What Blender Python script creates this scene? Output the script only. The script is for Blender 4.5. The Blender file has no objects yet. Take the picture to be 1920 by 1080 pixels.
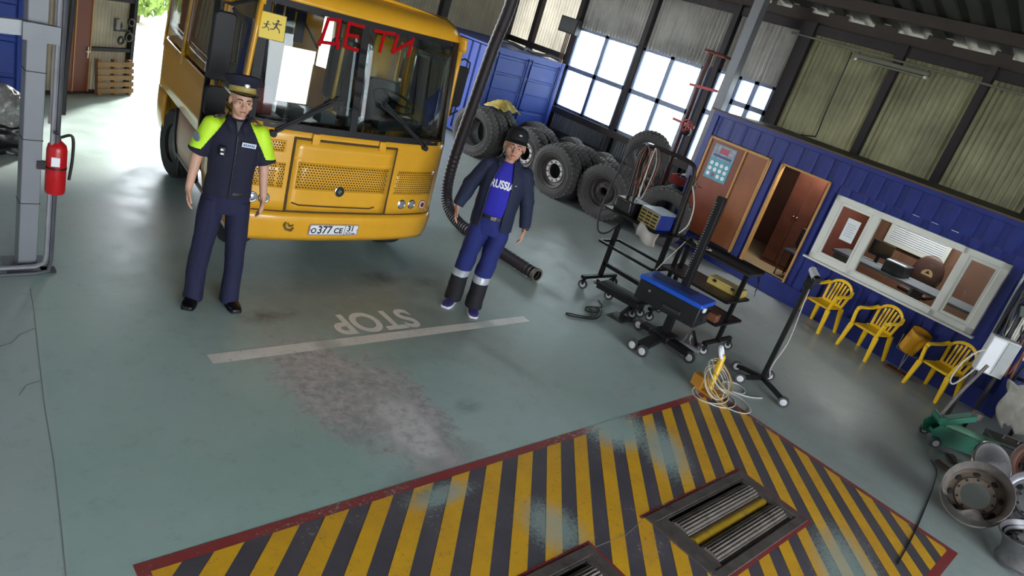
import bpy, bmesh, math, random
from mathutils import Vector, Matrix, Euler, noise as mnoise

random.seed(7)
SC = bpy.context.scene
COL = SC.collection
PI = math.pi
R = math.radians

# ---------------------------------------------------------------- camera
CAM_H = 2.925
YAW, PITCH, ROLL, FPX = R(48.84), R(20.92), R(18.08), 1300.0
fw = Vector((math.sin(YAW) * math.cos(PITCH), math.cos(YAW) * math.cos(PITCH), -math.sin(PITCH)))
rt = fw.cross(Vector((0, 0, 1))).normalized()
up = rt.cross(fw)
cr = math.cos(ROLL) * rt + math.sin(ROLL) * up
cu = -math.sin(ROLL) * rt + math.cos(ROLL) * up
cd = bpy.data.cameras.new('camera')
cd.sensor_width = 36.0
cd.lens = FPX / 1920.0 * 36.0
cd.clip_start = 0.05
cd.clip_end = 300
cam = bpy.data.objects.new('camera', cd)
COL.objects.link(cam)
cam.matrix_world = Matrix(((cr.x, cu.x, -fw.x, 0), (cr.y, cu.y, -fw.y, 0), (cr.z, cu.z, -fw.z, CAM_H), (0, 0, 0, 1)))
SC.camera = cam

# ---------------------------------------------------------------- light and exposure
W = bpy.data.worlds.new('sky')
SC.world = W
W.use_nodes = True
bg = W.node_tree.nodes['Background']
bg.inputs['Color'].default_value = (0.86, 0.93, 1.0, 1)
bg.inputs['Strength'].default_value = 2.6
sd = bpy.data.lights.new('sun', 'SUN')
sd.energy = 2.1
sd.angle = R(6)
sd.color = (1.0, 0.95, 0.88)
sun = bpy.data.objects.new('sun', sd)
COL.objects.link(sun)
sun.rotation_euler = Vector((0.55, 0.75, 0.50)).to_track_quat('Z', 'Y').to_euler()
SC.view_settings.view_transform = 'Standard'
SC.view_settings.look = 'None'
SC.view_settings.gamma = 1.0
SC.view_settings.use_curve_mapping = False
SC.view_settings.exposure = 2.25
SC.cycles.use_denoising = True
SC.cycles.max_bounces = 10
SC.cycles.diffuse_bounces = 6
SC.cycles.transparent_max_bounces = 16
SC.cycles.caustics_reflective = False
SC.cycles.caustics_refractive = False
SC.cycles.sample_clamp_indirect = 8.0


def portal(name, loc, rot, sx, sy):
    l = bpy.data.lights.new(name, 'AREA')
    l.shape = 'RECTANGLE'
    l.size, l.size_y = sx, sy
    l.cycles.is_portal = True
    o = bpy.data.objects.new(name, l)
    COL.objects.link(o)
    o.location = loc
    o.rotation_euler = rot
    return o


portal('rear_gate_portal', (5.25, 14.75, 2.1), (R(-90), 0, 0), 6.5, 4.2)
portal('front_gate_portal', (1.75, -6.1, 2.1), (R(90), 0, 0), 7.5, 4.2)

# ---------------------------------------------------------------- materials


def lin(h):
    h = h.lstrip('#')
    out = []
    for i in (0, 2, 4):
        c = int(h[i:i + 2], 16) / 255.0
        out.append(c / 12.92 if c <= 0.04045 else ((c + 0.055) / 1.055) ** 2.4)
    return (out[0], out[1], out[2], 1.0)


class NT:
    def __init__(s, name):
        s.m = bpy.data.materials.new(name)
        s.m.use_nodes = True
        s.t = s.m.node_tree
        s.t.nodes.clear()
        s.out = s.t.nodes.new('ShaderNodeOutputMaterial')

    def n(s, typ, ins=None, **kw):
        nd = s.t.nodes.new('ShaderNode' + typ)
        for k, v in kw.items():
            setattr(nd, k, v)
        for k, v in (ins or {}).items():
            s.link(v, nd.inputs[k])
        return nd

    def link(s, v, sock):
        if isinstance(v, bpy.types.NodeSocket):
            s.t.links.new(v, sock)
        elif isinstance(v, bpy.types.Node):
            s.t.links.new(v.outputs[0], sock)
        else:
            sock.default_value = v

    def math(s, op, a, b=0.0, c=0.0, clamp=False):
        return s.n('Math', {0: a, 1: b, 2: c}, operation=op, use_clamp=clamp).outputs[0]

    def mix(s, f, a, b, typ='RGBA', blend='MIX'):
        nd = s.t.nodes.new('ShaderNodeMix')
        nd.data_type = typ
        nd.blend_type = blend
        i = {'RGBA': (0, 6, 7), 'FLOAT': (0, 2, 3)}[typ]
        for k, v in zip(i, (f, a, b)):
            s.link(v, nd.inputs[k])
        return nd.outputs[2 if typ == 'RGBA' else 0]

    def noise(s, vec, scale, detail=4, rough=0.6):
        return s.n('TexNoise', {'Vector': vec, 'Scale': scale, 'Detail': detail, 'Roughness': rough}).outputs[0]

    def ramp(s, f, lo, hi, a=0.0, b=1.0):
        return s.n('MapRange', {'Value': f, 'From Min': lo, 'From Max': hi, 'To Min': a, 'To Max': b}).outputs[0]


MATS = {}


def M(name, col, rough=0.5, metal=0.0, var=0.12, scale=6.0, bump=0.0, bscale=60.0, coat=0.0, dirt=0.0, dcol='3a332c', spec=0.5):
    if name in MATS:
        return MATS[name]
    t = NT(name)
    c = lin(col)
    co = t.n('TexCoord').outputs['Object']
    nz = t.noise(co, scale)
    a = tuple(max(0, x * (1 - var)) for x in c[:3]) + (1,)
    b = tuple(min(1, x * (1 + var)) for x in c[:3]) + (1,)
    cs = t.mix(t.ramp(nz, 0.3, 0.7), a, b)
    if dirt > 0:
        dn = t.noise(co, scale * 0.6, 8, 0.7)
        cs = t.mix(t.ramp(dn, 0.62 - dirt * 0.25, 0.75), cs, lin(dcol))
    p = t.n('BsdfPrincipled', {'Base Color': cs, 'Metallic': metal, 'Specular IOR Level': spec})
    t.link(t.ramp(nz, 0.3, 0.7, max(0, rough - 0.06), min(1, rough + 0.06)), p.inputs['Roughness'])
    if coat:
        p.inputs['Coat Weight'].default_value = coat
        p.inputs['Coat Roughness'].default_value = 0.12
    if bump:
        bn = t.noise(co, bscale, 3)
        t.link(t.n('Bump', {'Height': bn, 'Strength': bump, 'Distance': 0.01}), p.inputs['Normal'])
    t.link(p.outputs[0], t.out.inputs[0])
    MATS[name] = t.m
    return t.m


def glass_mat(name, tint='ffffff', refl=1.0, rough=0.02, frost=0.0):
    if name in MATS:
        return MATS[name]
    t = NT(name)
    lw = t.n('Fresnel', {'IOR': 1.45}).outputs[0]
    tr = t.n('BsdfTransparent', {'Color': lin(tint)})
    gl = t.n('BsdfGlossy', {'Color': (1, 1, 1, 1), 'Roughness': rough})
    base = t.n('MixShader', {0: t.math('MULTIPLY', lw, refl, clamp=True), 1: tr.outputs[0], 2: gl.outputs[0]})
    if frost:
        co = t.n('TexCoord').outputs['Object']
        fz = t.ramp(t.noise(co, 3.0, 6), 0.35, 0.7, frost * 0.5, frost)
        tl = t.n('BsdfTranslucent', {'Color': (0.9, 0.95, 0.95, 1)})
        base = t.n('MixShader', {0: fz, 1: base.outputs[0], 2: tl.outputs[0]})
    t.link(base.outputs[0], t.out.inputs[0])
    MATS[name] = t.m
    return t.m


# ---------------------------------------------------------------- mesh building
class MB:
    def __init__(s, M0=None):
        s.v, s.f, s.m = [], [], (M0 or Matrix.Identity(4))

    def add(s, vs, fs):
        o = len(s.v)
        s.v += [tuple(s.m @ Vector(p)) for p in vs]
        s.f += [tuple(i + o for i in f) for f in fs]
        return s

    def b(s, x0, x1, y0, y1, z0, z1):
        v = [(x, y, z) for z in (z0, z1) for y in (y0, y1) for x in (x0, x1)]
        return s.add(v, [(0, 2, 3, 1), (4, 5, 7, 6), (0, 1, 5, 4), (2, 6, 7, 3), (0, 4, 6, 2), (1, 3, 7, 5)])

    def box(s, c, d, rot=None):
        keep = s.m
        s.m = s.m @ Matrix.Translation(c) @ (rot.to_matrix().to_4x4() if rot is not None else Matrix.Identity(4))
        s.b(-d[0] / 2, d[0] / 2, -d[1] / 2, d[1] / 2, -d[2] / 2, d[2] / 2)
        s.m = keep
        return s

    def bar(s, p0, p1, w, h=None, upv=(0, 0, 1)):
        p0, p1 = Vector(p0), Vector(p1)
        h = w if h is None else h
        d = (p1 - p0)
        u = Vector(upv)
        if abs(d.normalized().dot(u)) > 0.98:
            u = Vector((0, 1, 0))
        a = d.cross(u).normalized() * (w / 2)
        c = a.cross(d).normalized() * (h / 2)
        vs = [p + sa * a + sc * c for p in (p0, p1) for sa, sc in ((-1, -1), (1, -1), (1, 1), (-1, 1))]
        return s.add(vs, [(3, 2, 1, 0), (4, 5, 6, 7), (0, 1, 5, 4), (1, 2, 6, 5), (2, 3, 7, 6), (3, 0, 4, 7)])

    def tube(s, pts, r, n=8, caps=True, closed=False):
        P = [Vector(p) for p in pts]
        k = len(P)
        rr = r if isinstance(r, (list, tuple)) else [r] * k
        T = []
        for i in range(k):
            if closed:
                d = P[(i + 1) % k] - P[(i - 1) % k]
            else:
                d = P[min(i + 1, k - 1)] - P[max(i - 1, 0)]
            T.append(d.normalized())
        u = Vector((0, 0, 1))
        if abs(T[0].dot(u)) > 0.9:
            u = Vector((1, 0, 0))
        u = (u - T[0] * u.dot(T[0])).normalized()
        vs = []
        for i in range(k):
            u = (u - T[i] * u.dot(T[i]))
            u = u.normalized() if u.length > 1e-6 else T[i].orthogonal().normalized()
            w = T[i].cross(u)
            for j in range(n):
                a = 2 * PI * j / n
                vs.append(P[i] + (u * math.cos(a) + w * math.sin(a)) * rr[i])
        fs = []
        for i in range(k if closed else k - 1):
            i2 = (i + 1) % k
            for j in range(n):
                j2 = (j + 1) % n
                fs.append((i * n + j, i * n + j2, i2 * n + j2, i2 * n + j))
        if caps and not closed:
            fs.append(tuple(range(n - 1, -1, -1)))
            fs.append(tuple((k - 1) * n + j for j in range(n)))
        return s.add(vs, fs)

    def cyl(s, p0, p1, r, r1=None, n=14):
        return s.tube([p0, p1], [r, r if r1 is None else r1], n)

    def sph(s, c, r, nu=16, nv=10, rot=None):
        r = r if isinstance(r, (list, tuple)) else (r, r, r)
        mm = rot.to_matrix() if rot is not None else Matrix.Identity(3)
        vs = [Vector((0, 0, r[2]))]
        for i in range(1, nv):
            t = PI * i / nv
            for j in range(nu):
                a = 2 * PI * j / nu
                vs.append(Vector((r[0] * math.sin(t) * math.cos(a), r[1] * math.sin(t) * math.sin(a), r[2] * math.cos(t))))
        vs.append(Vector((0, 0, -r[2])))
        fs = [(0, 1 + j, 1 + (j + 1) % nu) for j in range(nu)]
        for i in range(nv - 2):
            for j in range(nu):
                a, b2 = 1 + i * nu + j, 1 + i * nu + (j + 1) % nu
                fs.append((a, a + nu, b2 + nu, b2))
        e = len(vs) - 1
        fs += [(e, e - nu + (j + 1) % nu, e - nu + j) for j in range(nu)]
        return s.add([Vector(c) + mm @ p for p in vs], fs)

    def lathe(s, prof, n=24, M1=None, closed=False):
        """profile [(radius, height)] around local z of M1"""
        keep = s.m
        if M1 is not None:
            s.m = s.m @ M1
        k = len(prof)
        vs = []
        for j in range(n):
            a = 2 * PI * j / n
            vs += [(r * math.cos(a), r * math.sin(a), h) for r, h in prof]
        fs = []
        for j in range(n):
            j2 = (j + 1) % n
            for i in range(k if closed else k - 1):
                i2 = (i + 1) % k
                fs.append((j * k + i, j2 * k + i, j2 * k + i2, j * k + i2))
        s.add(vs, fs)
        s.m = keep
        return s

    def prism(s, pts, z0, z1, M1=None):
        keep = s.m
        if M1 is not None:
            s.m = s.m @ M1
        n = len(pts)
        s.add([(x, y, z0) for x, y in pts] + [(x, y, z1) for x, y in pts],
              [tuple(range(n - 1, -1, -1)), tuple(range(n, 2 * n))] + [(i, (i + 1) % n, n + (i + 1) % n, n + i) for i in range(n)])
        s.m = keep
        return s

    def loft(s, rings, caps=True, closed=True):
        n = len(rings[0])
        vs = [p for r in rings for p in r]
        fs = []
        for i in range(len(rings) - 1):
            for j in range(n if closed else n - 1):
                j2 = (j + 1) % n
                fs.append((i * n + j, i * n + j2, (i + 1) * n + j2, (i + 1) * n + j))
        if caps:
            fs.append(tuple(range(n - 1, -1, -1)))
            fs.append(tuple((len(rings) - 1) * n + j for j in range(n)))
        return s.add(vs, fs)

    def grid(s, fn, nu, nv):
        vs = [fn(i / nu, j / nv) for j in range(nv + 1) for i in range(nu + 1)]
        fs = [(j * (nu + 1) + i, j * (nu + 1) + i + 1, (j + 1) * (nu + 1) + i + 1, (j + 1) * (nu + 1) + i) for j in range(nv) for i in range(nu)]
        return s.add(vs, fs)

    def mesh(s, name, smooth=35):
        me = bpy.data.meshes.new(name)
        me.from_pydata(s.v, [], s.f)
        me.update()
        if smooth:
            me.polygons.foreach_set('use_smooth', [True] * len(me.polygons))
            me.set_sharp_from_angle(angle=R(smooth))
        return me

    def build(s, name, mat=None, parent=None, smooth=35, bevel=0.0, solid=0.0, fix=False):
        me = s.mesh(name, smooth)
        if fix:
            bm = bmesh.new()
            bm.from_mesh(me)
            bmesh.ops.recalc_face_normals(bm, faces=bm.faces)
            bm.to_mesh(me)
            bm.free()
        o = bpy.data.objects.new(name, me)
        COL.objects.link(o)
        if mat is not None:
            me.materials.append(mat)
        if parent is not None:
            o.parent = parent
        if solid:
            md = o.modifiers.new('thickness', 'SOLIDIFY')
            md.thickness = solid
            md.offset = 0
        if bevel:
            md = o.modifiers.new('edge', 'BEVEL')
            md.width = bevel
            md.segments = 2
            md.limit_method = 'ANGLE'
            md.angle_limit = R(40)
        return o


def tag(o, label, cat, group=None):
    o['label'] = label
    o['category'] = cat
    if group:
        o['group'] = group
    return o


def thing(name, label, cat, loc=(0, 0, 0), rz=0.0, group=None):
    o = bpy.data.objects.new(name, None)
    o.empty_display_size = 0.1
    COL.objects.link(o)
    o.location = loc
    o.rotation_euler = (0, 0, rz)
    return tag(o, label, cat, group)


def struct(o):
    o['kind'] = 'structure'
    return o


def sempty(name, loc=(0, 0, 0), rz=0.0):
    o = bpy.data.objects.new(name, None)
    o.empty_display_size = 0.1
    COL.objects.link(o)
    o.location = loc
    o.rotation_euler = (0, 0, rz)
    return struct(o)


def copy_tree(o, parent=None, swap=None):
    c = o.copy()
    COL.objects.link(c)
    c.parent = parent
    for ch in list(o.children):
        copy_tree(ch, c)
    return c


def text_mesh(txt, size, depth=0.002, bold=0.0, sx=1.0):
    cu = bpy.data.curves.new('t', 'FONT')
    cu.body = txt
    cu.size = size
    cu.align_x = 'CENTER'
    cu.align_y = 'CENTER'
    cu.extrude = depth
    cu.offset = bold
    ob = bpy.data.objects.new('t', cu)
    COL.objects.link(ob)
    dg = bpy.context.evaluated_depsgraph_get()
    me = bpy.data.meshes.new_from_object(ob.evaluated_get(dg))
    bpy.data.objects.remove(ob)
    if sx != 1.0:
        for v in me.vertices:
            v.co.x *= sx
    return me


def text_obj(name, txt, size, mat, parent, loc, rot, depth=0.002, bold=0.0, sx=1.0):
    me = text_mesh(txt, size, depth, bold, sx)
    me.materials.clear()
    me.materials.append(mat)
    o = bpy.data.objects.new(name, me)
    COL.objects.link(o)
    o.parent = parent
    o.location = loc
    o.rotation_euler = rot
    return o


def arc(cx, cy, r, a0, a1, n):
    return [(cx + r * math.cos(R(a0 + (a1 - a0) * i / n)), cy + r * math.sin(R(a0 + (a1 - a0) * i / n))) for i in range(n + 1)]


def rrect(x0, x1, y0, y1, r, n=4):
    return arc(x1 - r, y1 - r, r, 0, 90, n) + arc(x0 + r, y1 - r, r, 90, 180, n) + arc(x0 + r, y0 + r, r, 180, 270, n) + arc(x1 - r, y0 + r, r, 270, 360, n)


def frame_prism(mb, outer, inner, z0, z1, M1=None):
    """ring between two outlines with equal point counts"""
    keep = mb.m
    if M1 is not None:
        mb.m = mb.m @ M1
    n = len(outer)
    vs = [(x, y, z0) for x, y in outer] + [(x, y, z0) for x, y in inner] + [(x, y, z1) for x, y in outer] + [(x, y, z1) for x, y in inner]
    fs = []
    for i in range(n):
        j = (i + 1) % n
        fs += [(i, n + i, n + j, j), (2 * n + i, 2 * n + j, 3 * n + j, 3 * n + i), (i, j, 2 * n + j, 2 * n + i), (n + i, 3 * n + i, 3 * n + j, n + j)]
    mb.add(vs, fs)
    mb.m = keep
    return mb


# plane facing -y: local (x, y) -> world (x, ., z)
FRONT = Matrix(((1, 0, 0, 0), (0, 0, -1, 0), (0, 1, 0, 0), (0, 0, 0, 1)))
# ================================================================ setting
XR, YB, XL, YF, ZE = 13.3, 14.6, -4.0, -6.0, 4.32     # right wall, rear wall, left wall, front wall, eaves


# ---- floor paint -------------------------------------------------
def ell(t, pos, cx, cy, rx, ry, rot, soft, nz, amp):
    v = t.n('VectorMath', {0: pos, 1: (cx, cy, 0)}, operation='SUBTRACT').outputs[0]
    v = t.n('VectorRotate', {'Vector': v, 'Angle': R(-rot)}, rotation_type='Z_AXIS').outputs[0]
    v = t.n('VectorMath', {0: v, 1: (1 / rx, 1 / ry, 0)}, operation='MULTIPLY').outputs[0]
    d = t.n('VectorMath', {0: v}, operation='LENGTH').outputs['Value']
    d = t.math('ADD', d, t.math('MULTIPLY', t.math('SUBTRACT', nz, 0.5), amp))
    return t.ramp(d, 1.0, 1.0 - soft)


def floor_colour(t):
    pos = t.n('NewGeometry').outputs['Position']
    big = t.noise(pos, 0.55, 5, 0.55)
    mid = t.noise(pos, 2.2, 8, 0.7)
    fine = t.noise(pos, 14.0, 6, 0.7)
    strt = t.n('VectorRotate', {'Vector': pos, 'Angle': R(20)}, rotation_type='Z_AXIS').outputs[0]
    strt = t.n('VectorMath', {0: strt, 1: (9.0, 0.8, 1)}, operation='MULTIPLY').outputs[0]
    scr = t.noise(strt, 2.0, 6, 0.7)
    sep = t.n('SeparateXYZ', {0: pos})
    c = t.mix(t.ramp(big, 0.35, 0.65), lin('9db8b0'), lin('b0c4c0'))
    # towards the container the paint is greyer
    gx = t.math('ADD', sep.outputs[0], t.math('MULTIPLY', t.math('SUBTRACT', mid, 0.5), 3.0))
    c = t.mix(t.ramp(gx, 4.5, 7.5, 0, 0.8), c, lin('9a9d9a'))
    # older bare strip on the left of the joint
    c = t.mix(t.ramp(t.math('ADD', sep.outputs[0], t.math('MULTIPLY', sep.outputs[1], -0.13)), 0.41, 0.36, 0, 0.55), c, lin('b4bcbc'))
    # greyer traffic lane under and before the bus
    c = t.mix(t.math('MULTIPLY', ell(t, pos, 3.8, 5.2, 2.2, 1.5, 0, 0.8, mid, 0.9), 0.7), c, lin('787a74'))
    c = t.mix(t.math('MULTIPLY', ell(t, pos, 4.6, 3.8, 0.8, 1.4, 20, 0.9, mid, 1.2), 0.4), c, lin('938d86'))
    # dark tyre dirt
    for cx, cy, rx, ry, f in ((2.6, 4.86, .26, .16, .8), (2.82, 4.87, .22, .12, .45), (4.15, 5.42, .4, .2, .7), (4.7, 5.3, .3, .15, .5), (2.62, 2.55, .5, .22, .6), (3.1, 2.75, .35, .2, .6), (4.45, 3.75, .12, .6, .35), (3.6, 3.2, .15, .12, .5)):
        mk = t.math('MULTIPLY', ell(t, pos, cx, cy, rx, ry, 10, 0.9, mid, 1.3), f)
        mk = t.math('MULTIPLY', mk, t.ramp(fine, 0.3, 0.6, 0.4, 1.0))
        c = t.mix(mk, c, lin('45423f'))
    # large patch worn down to concrete
    wn = t.noise(pos, 7.0, 10, 0.75)
    w1 = ell(t, pos, 2.72, 3.70, 0.46, 0.95, 4, 0.35, wn, 1.5)
    w2 = ell(t, pos, 3.05, 3.30, 0.36, 0.85, -6, 0.3, wn, 2.2)
    w5 = ell(t, pos, 3.0, 2.78, 0.40, 0.22, 0, 0.4, wn, 2.0)
    wm = t.math('MAXIMUM', t.math('MAXIMUM', w1, w2), t.math('MULTIPLY', w5, 0.6))
    wcol = t.mix(t.ramp(fine, 0.35, 0.62), lin('9a9192'), lin('cfc6c6'))
    wcol = t.mix(t.ramp(mid, 0.52, 0.6, 0, 0.7), wcol, lin('8f9490'))
    c = t.mix(t.math('MULTIPLY', wm, 0.85), c, wcol)
    # bright flaked core
    w3 = ell(t, pos, 2.98, 3.15, 0.20, 0.46, -8, 0.3, wn, 2.6)
    c = t.mix(t.math('MULTIPLY', t.math('MULTIPLY', w3, t.ramp(fine, 0.36, 0.56, 0.4, 1.0)), 0.8), c, lin('dedad8'))
    # paler patch towards the gate
    w4 = ell(t, pos, 2.3, 6.9, 0.9, 0.7, 0, 0.6, mid, 1.2)
    c = t.mix(t.math('MULTIPLY', w4, 0.5), c, lin('bdbab7'))
    # scratches and specks
    c = t.mix(t.ramp(scr, 0.66, 0.74, 0, 0.25), c, lin('565a57'))
    c = t.mix(t.ramp(fine, 0.68, 0.76, 0, 0.35), c, lin('5a605d'))
    c = t.mix(t.ramp(mid, 0.56, 0.78, 0, 0.45), c, lin('a8a5a0'))
    mot = t.noise(pos, 6.0, 10, 0.78)
    c = t.mix(t.ramp(mot, 0.54, 0.72, 0, 0.38), c, lin('7b827e'))
    c = t.mix(t.ramp(mot, 0.46, 0.30, 0, 0.30), c, lin('b9cac6'))
    spk = t.noise(pos, 70.0, 2, 0.5)
    c = t.mix(t.ramp(spk, 0.72, 0.76, 0, 0.5), c, lin('3f4442'))
    return pos, c, mid, fine, wm


def floor_bsdf(t, c, fine, mid):
    p = t.n('BsdfPrincipled', {'Base Color': c, 'Roughness': t.ramp(mid, 0.3, 0.7, 0.30, 0.5), 'Specular IOR Level': 0.5})
    t.link(t.n('Bump', {'Height': fine, 'Strength': 0.12, 'Distance': 0.01}), p.inputs['Normal'])
    t.link(p.outputs[0], t.out.inputs[0])


t = NT('painted_concrete')
pos, c, mid, fine, wm = floor_colour(t)
floor_bsdf(t, c, fine, mid)
M_FLOOR = t.m


def paint_mat(name, col, col2, wear, clear=()):
    t = NT(name)
    pos, c, mid, fine, wm = floor_colour(t)
    pc = t.mix(t.ramp(mid, 0.35, 0.65), lin(col), lin(col2))
    vf = t.noise(pos, 38.0, 9, 0.75)
    dk = t.noise(pos, 23.0, 9, 0.8)
    pc = t.mix(t.ramp(dk, 0.56, 0.66, 0, 0.55), pc, lin('3d3a3e'))
    f = t.ramp(t.math('ADD', t.math('MULTIPLY', vf, 0.6), t.math('MULTIPLY', mid, 0.4)), 0.60 - wear * 0.25, 0.66 - wear * 0.25, 0, 0.85)
    for cx, cy, rx, ry, rot, s in clear:
        f = t.math('MAXIMUM', f, t.math('MULTIPLY', ell(t, pos, cx, cy, rx, ry, rot, 0.6, vf, 2.2), s))
    floor_bsdf(t, t.mix(f, pc, c), fine, mid)
    return t.m


HATCH_CLEAR = ((4.75, 2.5, .42, .3, 0, 1.0), (4.95, 2.15, .25, .45, -40, .85), (2.75, 2.45, .3, .12, 0, .8), (3.3, 1.9, .25, .3, 0, .6), (5.2, .6, .6, .3, 30, .7))
M_YEL = paint_mat('hazard_yellow_paint', 'ecb52c', 'd9a22e', 0.02, HATCH_CLEAR)
M_BLK = paint_mat('hazard_dark_paint', '4d4a52', '5e585f', 0.06, HATCH_CLEAR)
M_RED = paint_mat('red_line_paint', '96373a', '8a4644', 0.18, ((4.75, 2.55, .45, .25, 0, 1.0),))
M_WHT = paint_mat('white_line_paint', 'f2f0ea', 'e2ddd6', -0.1, ((2.95, 4.3, .16, .2, 0, .6), (4.75, 4.35, .16, .2, 0, .5)))

PITS = [(4.10, 5.36, 1.10, 1.60), (2.06, 3.34, 1.10, 1.60)]
xs = [XL - 1, PITS[1][0], PITS[1][1], PITS[0][0], PITS[0][1], XR]
fl_mb = MB()
ys = [YF, 1.10, 1.60, YB]
for i in range(5):
    for j in range(3):
        if j == 1 and i in (1, 3):
            continue
        fl_mb.add([(xs[i], ys[j], 0), (xs[i + 1], ys[j], 0), (xs[i + 1], ys[j + 1], 0), (xs[i], ys[j + 1], 0)], [(0, 1, 2, 3)])
floor = struct(fl_mb.build('floor', M_FLOOR, smooth=0))


def clip(poly, x0, x1, y0, y1):
    def cut(P, f, lerp):
        out = []
        for i in range(len(P)):
            a, b = P[i], P[(i + 1) % len(P)]
            fa, fb = f(a), f(b)
            if fa >= 0:
                out.append(a)
            if (fa >= 0) != (fb >= 0):
                k = fa / (fa - fb)
                out.append((a[0] + (b[0] - a[0]) * k, a[1] + (b[1] - a[1]) * k))
        return out
    for f in (lambda p: p[0] - x0, lambda p: x1 - p[0], lambda p: p[1] - y0, lambda p: y1 - p[1]):
        poly = cut(poly, f, None) if poly else poly
    return poly


HX0, HX1, HY0, HY1 = 1.05, 6.47, 0.22, 2.56
hx = [HX0, PITS[1][0], PITS[1][1], PITS[0][0], PITS[0][1], HX1]
hy = [HY0, 1.10, 1.60, HY1]
RECTS = [(hx[i], hx[i + 1], hy[j], hy[j + 1]) for i in range(5) for j in range(3) if not (j == 1 and i in (1, 3))]


def flat(polys, z):
    mb = MB()
    for p in polys:
        if len(p) > 2:
            mb.add([(x, y, z) for x, y in p], [tuple(range(len(p)))])
    return mb


bp = flat([[(a, c0), (b, c0), (b, d), (a, d)] for a, b, c0, d in RECTS], 0.0012).build('hazard_base', M_BLK, floor, smooth=0)
STP = 0.318
k = 0
xx = HX0 - 2.4
while xx < HX1:
    par = [(xx, HY0), (xx + STP * 0.5, HY0), (xx + STP * 0.5 + (HY1 - HY0) * 1.02, HY1), (xx + (HY1 - HY0) * 1.02, HY1)]
    ps = [clip(par, *r) for r in RECTS]
    ps = [p for p in ps if len(p) > 2]
    if ps:
        flat(ps, 0.0024).build('hazard_stripe', M_YEL, floor, smooth=0)
    xx += STP
for a, b, c0, d in ((HX0 - .06, HX1 + .06, HY1, HY1 + .07), (HX1, HX1 + .06, HY0, HY1), (HX0 - .06, HX0, HY0, HY1), (HX0 - .06, HX1 + .06, HY0 - .07, HY0)):
    flat([[(a, c0), (b, c0), (b, d), (a, d)]], 0.0018).build('hazard_border', M_RED, floor, smooth=0)
# stop line and lettering, read from the driver's seat
flat([[(1.98, 4.25), (5.36, 4.29), (5.36, 4.41), (1.98, 4.38)]], 0.0018).build('stop_line', M_WHT, floor, smooth=0)
me = text_mesh('STOP', 0.47, 0.0, 0.014, 0.78)
me.materials.clear()
me.materials.append(M_WHT)
so = bpy.data.objects.new('stop_lettering', me)
COL.objects.link(so)
so.parent = floor
so.location = (3.59, 4.625, 0.002)
so.rotation_euler = (0, 0, PI)
# slab joint and cracks
M_JOINT = M('joint_filler', '7d8583', 0.9)
mb = MB()
jp = [(1.10, 5.55), (1.06, 5.2), (0.99, 4.7), (0.90, 4.04), (0.84, 3.5), (0.77, 3.0), (0.68, 2.4)]
for a, b in zip(jp, jp[1:]):
    mb.bar((a[0], a[1], 0.0005), (b[0], b[1], 0.0005), 0.005, 0.002)
mb.build('slab_joint', M_JOINT, floor, smooth=0)
for pts in ([(1.02, 4.95), (0.92, 4.88), (0.86, 4.78), (0.74, 4.72)], [(0.93, 4.3), (0.85, 4.27), (0.8, 4.18)], [(3.99, 1.66), (3.75, 1.62), (3.44, 1.64)], [(8.05, 0.78), (7.45, 0.47), (7.2, 0.36)]):
    mb = MB()
    for a, b in zip(pts, pts[1:]):
        mb.bar((a[0], a[1], 0.001), (b[0], b[1], 0.001), 0.004, 0.003)
    mb.build('crack', M_JOINT, floor, smooth=0)

# ---- corrugated cladding ------------------------------------------


def sheet_mat(name, col, trans, var):
    t = NT(name)
    co = t.n('TexCoord').outputs['Object']
    nz = t.noise(co, 1.3, 7, 0.65)
    st = t.n('VectorMath', {0: co, 1: (14, 14, 0.7)}, operation='MULTIPLY').outputs[0]
    sk = t.noise(st, 1.0, 5, 0.6)
    c = lin(col)
    a = tuple(x * (1 - var) for x in c[:3]) + (1,)
    cs = t.mix(t.ramp(nz, 0.35, 0.65), a, c)
    cs = t.mix(t.ramp(sk, 0.55, 0.75, 0, 0.4), cs, lin('4a4a3c'))
    d = t.n('BsdfDiffuse', {'Color': cs})
    tl = t.n('BsdfTranslucent', {'Color': cs})
    m = t.n('MixShader', {0: trans, 1: d.outputs[0], 2: tl.outputs[0]})
    t.link(m.outputs[0], t.out.inputs[0])
    return t.m


M_SHEET_Y = sheet_mat('aged_fibreglass_sheet', 'a8a68e', 0.20, 0.35)
M_SHEET_G = sheet_mat('grey_fibreglass_sheet', 'b3b1ad', 0.18, 0.3)
M_SHEET_W = sheet_mat('pale_fibreglass_sheet', 'd8d4cb', 0.42, 0.2)
M_STEELDK = M('dark_steel_post', '2b2528', 0.6, 0.3, dirt=.3)
M_FRAME = M('grey_blue_window_steel', '7a85a0', 0.55, 0.2, dirt=.2)
M_COLGREY = M('grey_column_paint', '77797f', 0.45, 0.1, var=.05)
M_BASE = M('dark_plinth', '4a443f', 0.85, var=.25, bump=.3)
M_ROOF = M('roof_sheet_dark', '33342e', 0.95, 0.0, var=.25, scale=2)
M_PURLIN = M('purlin_steel', '3a302d', 0.65, 0.2, var=.2)
M_SHEET_D = sheet_mat('dark_rear_sheet', '6f6b5e', 0.05, 0.3)
M_LEAFSHEET = sheet_mat('gate_sheet', 'a39c8c', 0.05, 0.35)


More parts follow.
